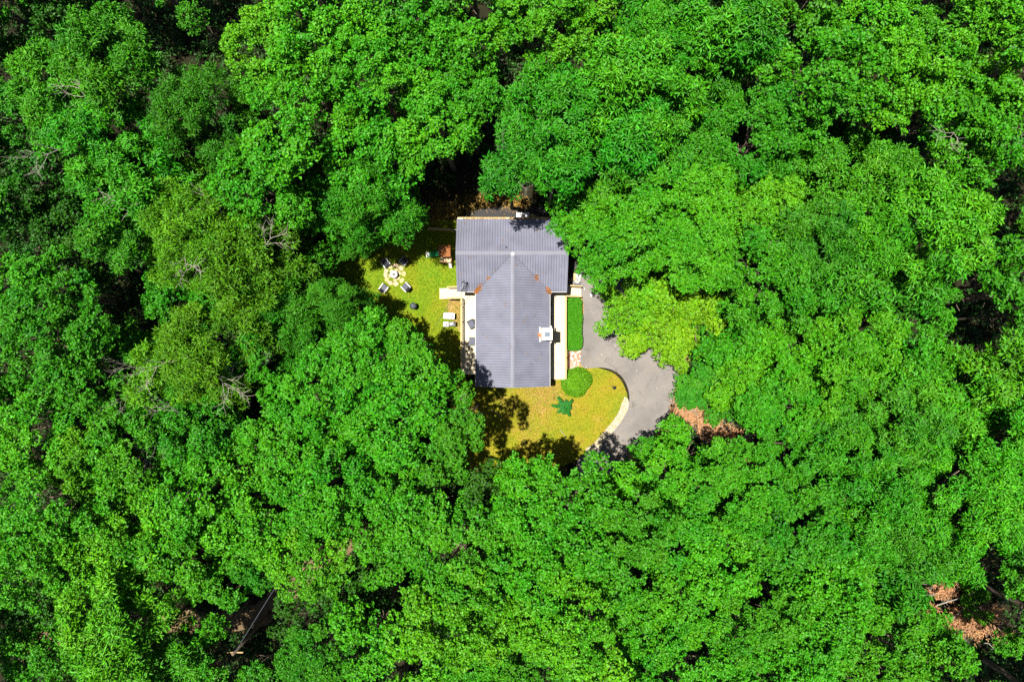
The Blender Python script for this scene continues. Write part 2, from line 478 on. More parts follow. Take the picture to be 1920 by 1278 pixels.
def trunk_mesh(seed):
    r = random.Random(seed)
    m = MB()
    top = 12.0
    path = limb_path((0, 0, -0.15), (r.uniform(-0.3, 0.3), r.uniform(-0.3, 0.3), top), r, 6, 0.15)
    m.tube(path, [0.34, 0.27, 0.24, 0.21, 0.18, 0.15, 0.11], 8)
    for i in range(9):
        a = i * 2.4 + r.uniform(-0.3, 0.3)
        z0 = r.uniform(7.5, 11.5); L = r.uniform(1.8, 3.1)
        k = min(6, max(0, int(z0 / 2)))
        s = path[k].lerp(path[min(6, k + 1)], z0 / 2 - k)
        e = (L * math.cos(a), L * math.sin(a), z0 + r.uniform(1.5, 3.4))
        lp = limb_path(s, e, r, 4, 0.3)
        m.tube(lp, [0.11, 0.09, 0.07, 0.05, 0.03], 5)
        for _ in range(2):
            t = lp[2]
            e2 = t + Vector((r.uniform(-1.3, 1.3), r.uniform(-1.3, 1.3), r.uniform(0.4, 1.6)))
            m.tube(limb_path(t, e2, r, 3, 0.15), [0.05, 0.04, 0.03, 0.015], 4)
    return m.mesh('trunk', M['bark'], True)

def twig_fan(m, r, start, d, L, rad, depth):
    """forking bare branch"""
    n = 4
    pts, p, dd = [Vector(start)], Vector(start), Vector(d).normalized()
    for i in range(n):
        dd = (dd + Vector((r.uniform(-.28, .28), r.uniform(-.28, .28), r.uniform(-.16, .14)))).normalized()
        p = p + dd * (L / n)
        pts.append(p)
    m.tube(pts, [rad * (1 - 0.16 * i) for i in range(n + 1)], 4)
    if depth > 0:
        for i in (2, 3, 4):
            for sgn in ((-1, 1) if i > 2 else (r.choice((-1, 1)),)):
                ax = Vector((0, 0, 1))
                rot = Matrix.Rotation(sgn * r.uniform(0.45, 0.95), 3, ax)
                nd = rot @ dd + Vector((0, 0, r.uniform(-.15, .25)))
                twig_fan(m, r, pts[i], nd, L * r.uniform(0.42, 0.62), rad * 0.6, depth - 1)

# ------------------------------------------------------------------ ground, lawns, drives
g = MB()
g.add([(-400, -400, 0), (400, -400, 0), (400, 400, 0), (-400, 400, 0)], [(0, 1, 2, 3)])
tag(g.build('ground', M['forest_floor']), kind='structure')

LAWN_L = pxpoly([(600, 455), (680, 440), (760, 425), (862, 420), (872, 545), (868, 640), (872, 730), (820, 700), (760, 640), (690, 610), (640, 560), (600, 510)])
LAWN_R = pxpoly([(868, 720), (960, 712), (1045, 700), (1090, 688), (1128, 691), (1156, 704), (1172, 728), (1176, 756), (1160, 790), (1130, 820), (1098, 850), (1040, 880), (960, 900), (880, 880), (840, 800)])
sheet('lawn', LAWN_L, 0.012, M['lawn_green'])
sheet('lawn', LAWN_R, 0.012, M['lawn_gold'])
DRIVE = pxpoly([(1060, 517), (1105, 517), (1150, 516), (1230, 540), (1283, 580), (1287, 640), (1277, 690), (1266, 722), (1256, 770), (1240, 800), (1215, 832), (1180, 868), (1130, 900), (1085, 905), (1085, 860),
                (1122, 836), (1150, 804), (1172, 776), (1180, 752), (1176, 724), (1160, 700), (1132, 689), (1097, 690), (1088, 680), (1091, 640), (1091, 600), (1066, 556), (1060, 536)], k=5)
DRIVE = [(x, y) for x, y in DRIVE]
sheet('driveway', DRIVE, 0.020, M['drive_old'])
NEWDRIVE = pxpoly([(866, 420), (876, 402), (900, 393), (940, 388), (1000, 388), (1080, 392), (1150, 420), (1190, 470), (1170, 517.5), (1110, 517.5), (1050, 517.5), (1040, 470), (960, 440)], k=5)
sheet('driveway', NEWDRIVE, 0.026, M['drive_new'])
lane_c = [(1160, 860), (1080, 935), (960, 1000), (800, 1012), (655, 1010), (570, 1080), (490, 1152), (400, 1170), (330, 1162), (200, 1180), (60, 1210)]
lw = [at(*p) for p in lane_c]
left, right = [], []
for i, p in enumerate(lw):
    d = (lw[min(i + 1, len(lw) - 1)] - lw[max(i - 1, 0)]).normalized()
    n = Vector((-d.y, d.x, 0)) * 1.1
    left.append((p + n)[:2]); right.append((p - n)[:2])
sheet('dirt_lane', [tuple(p) for p in left + right[::-1]], 0.008, M['lane'])
# soil strips, gravel bed, mulch
sheet('verge', pxpoly([(1288, 640), (1300, 650), (1292, 690), (1280, 700), (1282, 740), (1272, 790), (1240, 820), (1210, 842), (1222, 822), (1245, 795), (1258, 765), (1267, 722), (1278, 690)]), 0.030, M['soil'])
sheet('planting_bed', pxpoly([(1060, 556), (1092, 558), (1091, 640), (1088, 680), (1096, 692), (1060, 700), (1052, 690), (1058, 640)]), 0.034, M['soil'])
sheet('soil_patch', pxpoly([(846, 560), (866, 560), (868, 600), (866, 625), (850, 604), (840, 580)]), 0.018, M['soil'])
# stone-chip border between the golden lawn and the drive, a low raised strip
bo = [(1179, 752), (1178, 764), (1166, 788), (1146, 812), (1124, 836), (1106, 848), (1098, 842), (1116, 828), (1140, 800), (1158, 776), (1166, 756), (1172, 744)]
sheet('gravel_border', pxpoly(bo, 0.1), 0.10, M['gravel'], 0.12)

# pebbles on the border and in the bed by the hedge
def pebbles(name, poly, n, z, smin, smax, cols, label, seed):
    r = np.random.default_rng(seed)
    xs = [p[0] for p in poly]; ys = [p[1] for p in poly]
    m = MB(); c = 0
    while c < n:
        x, y = r.uniform(min(xs), max(xs)), r.uniform(min(ys), max(ys))
        if not in_poly([x], [y], poly)[0]: continue
        s = r.uniform(smin, smax); a = r.uniform(0, 6.28)
        w = [(s * r.uniform(.7, 1.1) * math.cos(a + k * 1.2566), s * r.uniform(.6, 1.1) * math.sin(a + k * 1.2566)) for k in range(5)]
        vs = [(x + p[0], y + p[1], z) for p in w] + [(x + p[0] * .6, y + p[1] * .6, z + s * .7) for p in w]
        m.add(vs, [(5, 6, 7, 8, 9)] + [(k, (k + 1) % 5, 5 + (k + 1) % 5, 5 + k) for k in range(5)], int(r.integers(0, len(cols))))
        c += 1
    return tag(m.build(name, cols), label, 'pebbles', kind='stuff')
pebbles('pebbles', pxpoly(bo, 0.1), 1300, 0.10, 0.03, 0.075, [M['rock'], M['gravel'], M['stone_tan']], 'pale stone chips along the curved lawn edge', 3)
pebbles('pebbles', pxpoly([(1067, 658), (1087, 656), (1086, 682), (1070, 690)]), 420, 0.034, 0.03, 0.09, [M['rock'], M['white'], M['terracotta']], 'white and rusty pebbles in the bed below the hedge', 4)

# grass blades
def grass(name, poly, n, cols_seed, holes, col, label):
    r = np.random.default_rng(cols_seed)
    xs = np.array([p[0] for p in poly]); ys = np.array([p[1] for p in poly])
    x = r.uniform(xs.min(), xs.max(), n * 2); y = r.uniform(ys.min(), ys.max(), n * 2)
    ok = in_poly(x, y, poly)
    for h in holes: ok &= ~in_poly(x, y, h)
    x, y = x[ok][:n], y[ok][:n]
    k = len(x)
    d = unit(np.stack([r.normal(0, 1, k), r.normal(0, 1, k), r.uniform(0.3, 1.1, k)], 1))
    nm = unit(np.stack([-d[:, 0] * d[:, 2], -d[:, 1] * d[:, 2], 1 - d[:, 2] ** 2 + 0.05], 1))
    patch = 0.5 + 0.24 * np.sin(x * 0.9 + 2 * np.sin(y * 0.7)) + 0.2 * np.sin(y * 1.7 + 1.5 * np.sin(x * 0.8)) + 0.14 * np.sin(x * 3.1) * np.sin(y * 2.7)
    tint = np.stack([np.clip(patch + r.normal(0, .16, k), 0, 1), np.clip(r.normal(.5, .24, k), 0, 1)], 1)
    me = leaf_mesh(name, np.stack([x, y, np.full(k, 0.012)], 1), d, nm, r.uniform(.07, .16, k), r.uniform(.025, .055, k), tint, M['leaf_grass'])
    o = link(name, me); o.color = (*col, 1)
    return tag(o, label, 'grass', kind='stuff')
M['leaf_grass'] = mat_leaf('leaf_grass', rough=0.7, transl=0.25, spec=0.2, hue=(0.555, 0.455))
HOUSE_FOOT = [(-4.9, 4.3), (4.9, 4.3), (4.9, 10.5), (-4.9, 10.5)]
WING_FOOT = [(-4.8, -3.4), (5.1, -3.4), (5.1, 4.9), (-4.8, 4.9)]
grass('grass', LAWN_L, 30000, 5, [HOUSE_FOOT, WING_FOOT], (0.17, 0.26, 0.005), 'green and yellow mown grass beside the fire pit')
grass('grass', LAWN_R, 24000, 6, [WING_FOOT, DRIVE, pxpoly(bo)], (0.205, 0.225, 0.005), 'dry golden grass inside the curve of the driveway')

def litter(name, pts, n, spread, col, label, seed, z=0.02, size=0.09, zfun=None):
    r = np.random.default_rng(seed)
    c = np.array([[p[0], p[1]] for p in pts])
    i = r.integers(0, len(c), n)
    xy = c[i] + r.normal(0, spread, (n, 2))
    zz = np.full(n, z) if zfun is None else np.array([zfun(a, b) for a, b in xy])
    d = unit(np.stack([r.normal(0, 1, n), r.normal(0, 1, n), r.normal(0.05, .15, n)], 1))
    nm = unit(np.stack([r.normal(0, .25, n), r.normal(0, .25, n), np.ones(n)], 1))
    tint = np.stack([r.uniform(.2, .8, n), r.uniform(0, 1, n)], 1)
    me = leaf_mesh(name, np.column_stack([xy, zz + r.uniform(0.005, 0.04, n)]), d, nm, r.uniform(.6, 1.4, n) * size, r.uniform(.4, .9, n) * size, tint, M['litter_leaf'])
    o = link(name, me); o.color = (*col, 1)
    return tag(o, label, 'leaf litter', kind='stuff')
litter('leaf_litter', [tuple(p[:2]) for p in lw], 2600, 1.1, (0.30, 0.19, 0.05), 'golden dead leaves strewn over the dirt lane', 12)
litter('leaf_litter', [tuple(at(x, y)[:2]) for x, y in [(820, 385), (850, 392), (880, 382), (905, 375), (930, 372), (960, 380), (980, 384), (840, 400), (815, 410)]], 2600, 0.45, (0.42, 0.26, 0.05), 'golden dead leaves on the slope behind the house', 8)
litter('leaf_litter', [tuple(at(x, y)[:2]) for x, y in [(850, 570), (856, 585), (862, 575), (852, 598), (1000, 735), (1015, 750), (1030, 740), (1000, 770), (1045, 728), (985, 728), (1020, 728), (1030, 728), (1015, 765), (1040, 740), (1010, 730), (960, 760), (940, 740), (980, 800), (1000, 820), (1020, 790)]], 4200, 0.6, (0.38, 0.22, 0.07), 'rust brown leaf mulch beside the deck and gable', 9)

# ------------------------------------------------------------------ the house
XR, XL = 3.35, -3.22            # wing eaves
XM = 4.83                       # main roof half length
YN, YS, YR = 10.80, 4.34, 7.57  # main eaves and ridge
YG = -4.0                       # gable end of the wing
XC = 0.06
ZE, ZR = 3.6, 5.2
house = thing('house', 'house with grey ribbed metal roof in the forest clearing', 'house', (0, 4, 0))
HO = Vector((0, 4, 0))
def hb(m, name, mats, parent=house, smooth=False):
    m.v = [tuple(Vector(v) - HO) for v in m.v]
    return m.build(name, mats, parent, smooth)
PITCH = 0.229
def section(u0, u1):
    """rib cross-section along u: (offset, height, painted shade?)"""
    pts = [(u0, 0.0, 0)]
    u = u0 + 0.1
    while u < u1 - 0.12:
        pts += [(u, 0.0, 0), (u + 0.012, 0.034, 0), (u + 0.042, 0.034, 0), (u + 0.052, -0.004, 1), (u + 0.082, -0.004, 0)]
        u += PITCH
    pts.append((u1, 0.0, 0))
    return pts
def slope(name, u0, u1, va, vb, fn):
    """ribbed sheet: for each u from v=va(u) (ridge) to vb(u) (eave); fn(u, v, h) -> point"""
    m = MB()
    pts = section(u0, u1)
    vs = []
    for (u, h, _) in pts:
        a, b = va(u), vb(u)
        for t in (0, 0.5, 1):
            vs.append(fn(u, a + (b - a) * t, h))
    fs, mi = [], []
    for i in range(len(pts) - 1):
        for t in (0, 1):
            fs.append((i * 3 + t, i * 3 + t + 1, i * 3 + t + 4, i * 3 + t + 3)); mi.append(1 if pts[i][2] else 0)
    o = len(m.v); m.v += [tuple(v) for v in vs]; m.f += fs; m.mi += mi
    # under sheet
    corners = [fn(u0, va(u0), -0.09), fn(u0, vb(u0), -0.09), fn(u1, vb(u1), -0.09), fn(u1, va(u1), -0.09)]
    m.add(corners, [(0, 1, 2, 3)])
    top = [fn(u0, va(u0), 0), fn(u0, vb(u0), 0), fn(u1, vb(u1), 0), fn(u1, va(u1), 0)]
    m.add(top + corners, [(0, 1, 5, 4), (1, 2, 6, 5), (2, 3, 7, 6)])
    return hb(m, name, [M['roof'], M['roof_shade_grey']])
def zmain(y): return ZR - (ZR - ZE) * abs(y - YR) / (YN - YR)
def zwing(x): return ZR - (ZR - ZE) * (abs(x - XC) / ((XR - XC) if x > XC else (XC - XL)))
fm = lambda u, v, h: Vector((u, v, zmain(v) + h))
fw = lambda u, v, h: Vector((v, u, zwing(v) + h))
slope('roof_slope', -XM, XM, lambda u: YR, lambda u: YN, fm)
slope('roof_slope', -XM, XC, lambda u: YR, lambda u: YS if u < XL else YS + (YR - YS) * (u - XL) / (XC - XL), fm)
slope('roof_slope', XC, XM, lambda u: YR, lambda u: YS if u > XR else YS + (YR - YS) * (XR - u) / (XR - XC), fm)
slope('roof_slope', YG, YR, lambda u: XC, lambda u: XL if u < YS else XL + (XC - XL) * (u - YS) / (YR - YS), fw)
slope('roof_slope', YG, YR, lambda u: XC, lambda u: XR if u < YS else XR - (XR - XC) * (u - YS) / (YR - YS), fw)
# ridge caps: folded sheets
def cap(name, a, b, w, drop, mat, lift=0.055):
    a, b = Vector(a), Vector(b)
    s = (b - a).cross(Vector((0, 0, 1))).normalized() * w
    m = MB()
    vs = []
    for p in (a, b):
        for k, dz in ((-1, -drop), (0, 0), (1, -drop)):
            vs.append(p + s * k + Vector((0, 0, lift + dz)))
        for k, dz in ((1, -drop - 0.02), (0, -0.02), (-1, -drop - 0.02)):
            vs.append(p + s * k + Vector((0, 0, lift + dz)))
    fs = [(i, (i + 1) % 6, 6 + (i + 1) % 6, 6 + i) for i in range(6)] + [tuple(range(5, -1, -1)), tuple(range(6, 12))]
    m.add(vs, fs)
    return hb(m, name, mat)
cap('ridge_cap', (-XM - 0.03, YR, ZR), (XM + 0.03, YR, ZR), 0.17, 0.085, M['ridge'])
cap('ridge_cap', (XC, YR - 0.1, ZR + 0.004), (XC, YG - 0.03, ZR + 0.004), 0.17, 0.085, M['ridge'], 0.062)
m = MB(); m.lathe([(0.16, -0.06), (0.15, 0.05), (0.08, 0.085)], 10, (XC, YR - 0.08, ZR + 0.03)); hb(m, 'ridge_joint', M['trim'])
# valley flashings
for sx, xe in ((-1, XL), (1, XR)):
    m = MB()
    a, b = Vector((XC, YR, ZR + 0.035)), Vector((xe, YS, ZE + 0.035))
    s = (b - a).cross(Vector((0, 0, 1))).normalized() * 0.07
    m.beam(a, b, 0.05, 0.03)
    hb(m, 'valley_flashing', M['roof_shade_grey'])
# fascia and rake boards, gutters
def fas(a, b, h=0.2, w=0.03, mat='trim', name='fascia'):
    m = MB(); m.beam(Vector(a) - Vector((0, 0, 0.12)), Vector(b) - Vector((0, 0, 0.12)), w, h); hb(m, name, M[mat])
fas((-XM, YN + .02, ZE), (XM, YN + .02, ZE)); fas((-XM, YS - .02, ZE), (XL - .02, YS - .02, ZE)); fas((XR + .02, YS - .02, ZE), (XM, YS - .02, ZE))
fas((XL - .02, YS - .05, ZE), (XL - .02, YG, ZE)); fas((XR + .02, YS - .05, ZE), (XR + .02, YG, ZE))
for x in (-XM - .025, XM + .025):
    fas((x, YR, ZR - .02), (x, YN, ZE - .02), name='rake_board', mat='ridge'); fas((x, YR, ZR - .02), (x, YS, ZE - .02), name='rake_board', mat='ridge')
fas((XC, YG - .025, ZR - .02), (XL, YG - .025, ZE - .02), name='rake_board', mat='ridge'); fas((XC, YG - .025, ZR - .02), (XR, YG - .025, ZE - .02), name='rake_board', mat='ridge')
m = MB(); m.box(-XM, XM, YN + .04, YN + .15, ZE - .14, ZE - .05); hb(m, 'gutter', M['cream_rail'])
# walls: two gabled blocks
m = MB()
def gable_block(m, prof, lo, hi, axis):
    n = len(prof)
    f = (lambda a, z, t: (t, a, z)) if axis == 'x' else (lambda a, z, t: (a, t, z))
    vs = [f(a, z, lo) for a, z in prof] + [f(a, z, hi) for a, z in prof]
    m.add(vs, [tuple(range(n)), tuple(range(2 * n - 1, n - 1, -1))] + [(i, n + i, n + (i + 1) % n, (i + 1) % n) for i in range(n)])
ny, sy = 10.35, 4.78
gable_block(m, [(sy, 0), (ny, 0), (ny, zmain(ny) - .16), (YR, ZR - .16), (sy, zmain(sy) - .16)], -4.45, 4.45, 'x')
hb(m, 'wall', M['wall'])
m = MB()
gable_block(m, [(-2.85, 0), (2.95, 0), (2.95, zwing(2.95) - .16), (XC, ZR - .16), (-2.85, zwing(-2.85) - .16)], -3.62, 4.76, 'y')
hb(m, 'wall', M['wall'])
def opening(name, c, w, h, nx, ny_):
    """framed opening on a wall whose outward normal is (nx, ny_)"""
    n = Vector((nx, ny_, 0)); t = Vector((-ny_, nx, 0)); c = Vector(c)
    m = MB()
    for a, b in ((-1, -1), (-1, 1)):
        pass
    z = Vector((0, 0, 1))
    m.beam(c + n * .03 - t * (w / 2) - z * h / 2, c + n * .03 - t * (w / 2) + z * h / 2, .08, .08)
    m.beam(c + n * .03 + t * (w / 2) - z * h / 2, c + n * .03 + t * (w / 2) + z * h / 2, .08, .08)
    m.beam(c + n * .03 - t * (w / 2 + .06) + z * (h / 2 + .04), c + n * .03 + t * (w / 2 + .06) + z * (h / 2 + .04), .09, .09)
    m.beam(c + n * .03 - t * (w / 2 + .06) - z * (h / 2 + .04), c + n * .03 + t * (w / 2 + .06) - z * (h / 2 + .04), .11, .06)
    o = hb(m, name, M['trim'])
    m = MB()
    m.beam(c + n * .012 - t * (w / 2 - .04), c + n * .012 + t * (w / 2 - .04), .02, h - .06)
    hb(m, 'pane' if name == 'window' else 'door_leaf', M['glass'] if name == 'window' else M['trim'], o)
for x in (-1.5, 1.6): opening('window', (x, -3.62, 2.2), 1.1, 1.2, 0, -1)
for y in (-2.2, 3.0): opening('window', (-2.85, y, 2.1), 1.2, 1.1, -1, 0)
for y in (-2.2, 3.4): opening('window', (2.95, y, 2.1), 1.0, 1.1, 1, 0)
opening('door', (-2.85, 1.0, 1.96), 0.9, 2.05, -1, 0); opening('door', (2.95, 2.0, 1.96), 0.9, 2.05, 1, 0)
for y in (6.0, 8.8): opening('window', (-4.45, y, 2.1), 1.1, 1.1, -1, 0); opening('window', (4.45, y, 2.1), 1.1, 1.1, 1, 0)
for x in (-2.5, 0.4, 3.0): opening('window', (x, 10.35, 2.1), 1.1, 1.1, 0, 1)
# chimney
m = MB(); m.box(2.57, 3.40, 0.10, 1.06, 0.0, 6.05); ch = hb(m, 'chimney', M['chimney'])
m = MB(); m.box(2.54, 3.43, 0.07, 1.09, 6.05, 6.17); m.prism([(2.62, .14), (3.36, .14), (3.36, 1.02), (2.62, 1.02)], 6.17, 6.22); hb(m, 'chimney_crown', M['trim'], ch)
m = MB(); m.box(2.76, 3.18, 0.36, 0.78, 6.22, 6.36); hb(m, 'flue_cap', M['flue'], ch)
m = MB(); m.tube([(3.18, .55, 6.28), (3.30, .58, 6.26), (3.37, .66, 6.25)], .02, 5); hb(m, 'damper_lever', M['black'], ch)
m = MB(); m.box(2.40, 2.48, -0.08, 1.22, zwing(2.44), zwing(2.44) + .16); hb(m, 'flashing_board', M['trim'], ch)
m = MB(); m.box(2.52, 2.56, -0.05, 1.19, zwing(2.54), zwing(2.54) + .12); hb(m, 'flashing_board', M['trim'], ch)
m = MB(); m.box(3.37, 3.47, -0.16, 1.34, 3.78, 3.92); hb(m, 'flashing_board', M['trim'], ch)
# vent pipe
p = at(949, 463, 5.2)
m = MB(); m.lathe([(.13, -.12), (.10, -.02), (.06, .02), (.06, .22), (.035, .22), (.035, .05)], 12, (p.x, p.y, zmain(p.y) + .02)); hb(m, 'vent_pipe', M['charcoal'])
# service mast with drip loops at the corner of the roof
mx, my = -4.28, 5.1
m = MB(); m.tube([(mx, my, 3.2), (mx, my, 4.95), (mx + .06, my + .05, 5.08), (mx + .2, my + .04, 5.05)], [.05, .05, .06, .08], 8); mast = hb(m, 'service_mast', M['charcoal'])
for k in range(4):
    m = MB()
    ex, ey = -4.62 + .19 * k, 4.45 - .02 * k
    m.tube([(mx + .18, my + .03 - .03 * k, 5.02), (mx + .02 + .1 * k, my - .2, 4.75), (mx - .05 + .1 * k, my - .45, 4.40), (ex, ey, 3.95), (ex - .03, ey - .1, 3.55)], .022, 5)
    hb(m, 'drip_loop', M['black'] if k % 2 else M['silver'], mast)
# dead leaves lodged in the valleys, along the gutter and behind the chimney
zr = lambda x, y: (max(zmain(y), zwing(x)) if YG < y < YN and XL < x < XR and y < YR else zmain(min(max(y, YS), YN))) + 0.02
vl = [(XC + (XL - XC) * t, YR + (YS - YR) * t) for t in (.64, .86, .90, .93, .95, .96, .97, .98, .99)]
vr = [(XC + (XR - XC) * t, YR + (YS - YR) * t) for t in (.6, .63, .66, .92, .94, .96, .97, .98, .99)]
litter('leaf_litter', vl, 230, .09, (.27, .11, .025), 'rust brown leaves lodged in the left roof valley', 20, size=.11, zfun=zr)
litter('leaf_litter', vr, 190, .085, (.27, .11, .025), 'rust brown leaves lodged in the right roof valley', 21, size=.11, zfun=zr)
litter('leaf_litter', [(x, YN - .02) for x in np.linspace(-4.3, 4.4, 50)], 700, .05, (.40, .22, .04), 'brown leaves along the rear gutter of the roof', 22, size=.10, zfun=lambda a, b: ZE - .02)
litter('leaf_litter', [(2.44, .5), (2.42, .62), (2.44, .4)], 70, .07, (.45, .2, .08), 'brown leaves caught behind the chimney', 23, size=.11, zfun=lambda a, b: zwing(a) + .14)

ro = np.random.default_rng(3)
litter('leaf_litter', [(x, y) for x, y in zip(ro.uniform(-4.5, 4.5, 40), ro.uniform(4.8, 10.5, 40))] + [(x, y) for x, y in zip(ro.uniform(-3, 3.1, 60), ro.uniform(-3.7, 6.5, 60))], 170, .12, (.22, .13, .04), 'scattered dry leaves on the roof sheets', 24, size=.10, zfun=lambda a, b: zr(a, b) + .02)
dl = [p for p in DRIVE]
litter('leaf_litter', [(p[0] + ro.normal(0, .5), p[1] + ro.normal(0, .5)) for p in dl] + [(x, y) for x, y in zip(ro.uniform(7, 15, 60), ro.uniform(-8, 4, 60)) if in_poly([x], [y], DRIVE)[0]], 700, .35, (.30, .20, .07), 'dry leaves blown along the edges of the grey driveway', 25, z=.022, size=.085)
# ------------------------------------------------------------------ decks
ZD = 0.9
def deck(name, label, boards, rim, posts, loc):
    t = thing(name, label, 'deck', loc)
    o = Vector(loc)
    def dbuild(m, nm, mat):
        m.v = [tuple(Vector(v) - o) for v in m.v]
        return m.build(nm, mat, t)
    for (x0, x1, y0, y1) in boards:
        m = MB(); m.box(x0, x1, y0, y1, ZD - .04, ZD - random.uniform(0, .004)); dbuild(m, 'board', M['cream'])
    for a, b in rim:
        m = MB(); m.beam((a[0], a[1], ZD - .17), (b[0], b[1], ZD - .17), .05, .24); dbuild(m, 'rim_joist', M['cream_rail'])
    for (x, y) in posts:
        m = MB(); m.box(x - .06, x + .06, y - .06, y + .06, -.05, ZD - .05); dbuild(m, 'support_post', M['timber'])
    return t, dbuild
def railing(label, a, b, za, zb, loc_group=None, h=0.95, nbal=None, cap_w=.14, mats=('cream_rail', 'cream_rail')):
    """post-and-rail run from a to b; za/zb floor heights at both ends"""
    a, b = Vector((*a, za)), Vector((*b, zb))
    t = thing('railing', label, 'railing', (a.x, a.y, za))
    L = (b - a).length
    def rb(m, nm, mat):
        m.v = [tuple(Vector(v) - a) for v in m.v]
        return m.build(nm, mat, t)
    up = Vector((0, 0, 1))
    m = MB(); m.beam(a + up * h, b + up * h, cap_w, .04); rb(m, 'top_rail', M[mats[0]])
    m = MB(); m.beam(a + up * .12, b + up * .12, .05, .07); rb(m, 'bottom_rail', M[mats[1]])
    npost = max(2, int(L / 1.8) + 1)
    for i in range(npost):
        p = a.lerp(b, i / (npost - 1))
        m = MB(); m.box(p.x - .045, p.x + .045, p.y - .045, p.y + .045, p.z - .02, p.z + h - .021); rb(m, 'post', M[mats[1]])
    k = int(L / .14) if nbal is None else nbal
    for i in range(1, k):
        p = a.lerp(b, i / k)
        m = MB(); m.box(p.x - .016, p.x + .016, p.y - .016, p.y + .016, p.z + .15, p.z + h - .022); rb(m, 'baluster', M[mats[1]])
    return t
bw = .14
lb = [(-4.62 + i * bw + .004, -4.62 + (i + 1) * bw - .004, -3.05, 4.82 if (-4.62 + i * bw) < -4.7 else 4.74) for i in range(13)]
deckL, db = deck('deck', 'cream board deck with chairs on the lawn side of the house', [b_ for b_ in lb if b_[1] < -2.87],
                 [((-4.64, -3.05), (-4.64, 3.9)), ((-4.64, -3.07), (-2.86, -3.07))], [(-4.5, -2.9), (-4.5, .5), (-4.5, 3.7), (-3.0, -2.9)], (-3.7, .8, 0))
nb = int((5.02 - 2.97) / bw)
rb_ = [(2.97 + i * bw + .004, 2.97 + (i + 1) * bw - .004, -3.45, 4.74) for i in range(nb)]
# boards that would pass through the chimney are cut around it
cut = []
for (x0, x1, y0, y1) in rb_:
    if x0 < 3.41: cut += [(x0, x1, y0, .08), (x0, x1, 1.08, y1)]
    else: cut.append((x0, x1, y0, y1))
deckR, db2 = deck('deck', 'long cream board deck between the house and the clipped hedge', cut,
                  [((4.93, -3.45), (4.93, 4.1)), ((2.96, -3.48), (4.95, -3.48))], [(4.8, -3.3), (4.8, .3), (4.8, 3.9), (3.2, -3.3)], (4.0, .6, 0))
# end fascia board on the right deck
m = MB(); m.beam((2.96, -3.53, ZD - .01), (4.98, -3.53, ZD - .01), .05, .16); db2(m, 'end_board', M['cream'])
railing('cream top rail along the lawn side deck edge', (-4.62, -2.5), (-4.62, 3.88), ZD, ZD)
railing('cream top rail along the hedge side deck edge', (4.90, -3.42), (4.90, 4.08), ZD, ZD)
# ramp from the left deck down to the lawn
ramp = thing('ramp', 'pale board ramp from the deck down to the green lawn', 'ramp', (-5.7, 4.4, 0))
RO = Vector((-5.7, 4.4, 0))
nbp = 7
for i in range(nbp):
    y0 = 3.93 + i * .141
    m = MB()
    za, zb_ = ZD - .006, .10
    vs = [(-4.66, y0 + .004, za), (-4.66, y0 + .137, za), (-6.78, y0 + .137, zb_), (-6.78, y0 + .004, zb_)]
    vs2 = [(x, y, z - .05) for x, y, z in vs]
    m.add([Vector(v) - RO for v in vs + vs2], [(0, 1, 2, 3), (7, 6, 5, 4), (0, 4, 5, 1), (1, 5, 6, 2), (2, 6, 7, 3), (3, 7, 4, 0)])
    m.build('board', M['cream'], ramp)
for y in (3.95, 4.9):
    m = MB(); m.beam(Vector((-4.7, y, ZD - .14)) - RO, Vector((-6.75, y, .02)) - RO, .05, .14); m.build('stringer', M['timber'], ramp)
railing('short cream handrail on the house side of the ramp', (-4.70, 4.93), (-5.95, 4.93), ZD - .03, .42, nbal=6)
railing('short cream handrail on the deck chair side of the ramp', (-4.72, 3.91), (-5.95, 3.91), ZD - .03, .42, nbal=6)
# stairs at the right deck
stair = thing('stair', 'cream timber steps from the deck down to the grey driveway', 'stairs', (5.7, 4.55, 0))
SO = Vector((5.7, 4.55, 0))
m = MB(); m.box(4.94, 5.36, 4.12, 5.02, ZD - .045, ZD - .006); m.v = [tuple(Vector(v) - SO) for v in m.v]; m.build('landing', M['cream'], stair)
for i in range(4):
    z = ZD - .17 * (i + 1)
    m = MB(); m.box(5.375 + i * .275, 5.375 + i * .275 + .262, 4.14, 5.0, z - .045, z); m.v = [tuple(Vector(v) - SO) for v in m.v]; m.build('tread', M['cream'], stair)
for y in (4.16, 4.98):
    m = MB(); m.beam(Vector((5.0, y, ZD - .17)) - SO, Vector((6.44, y, .02)) - SO, .05, .2); m.build('stringer', M['timber'], stair)
railing('cream stair handrail beside the stone cluster', (5.05, 5.05), (6.40, 5.05), ZD - .03, .12, nbal=6)
railing('cream stair handrail at the top of the hedge', (4.99, 4.09), (6.40, 4.09), ZD - .03, .12, nbal=6)
# low dark pipe rail beside the hedge bed
m = MB()
p0, p1 = at(1066.5, 656), at(1066.5, 690)
tp = thing('pipe_rail', 'low dark pipe rail between the deck and the pebble bed', 'rail', p0)
m.tube([(0, 0, .55), (0, p1.y - p0.y, .55)], .025, 6); m.build('rail', M['play_red'], tp)
for t in (0.02, .5, .98):
    m = MB(); m.tube([(0, (p1.y - p0.y) * t, 0), (0, (p1.y - p0.y) * t, .55)], .022, 6); m.build('post', M['play_red'], tp)

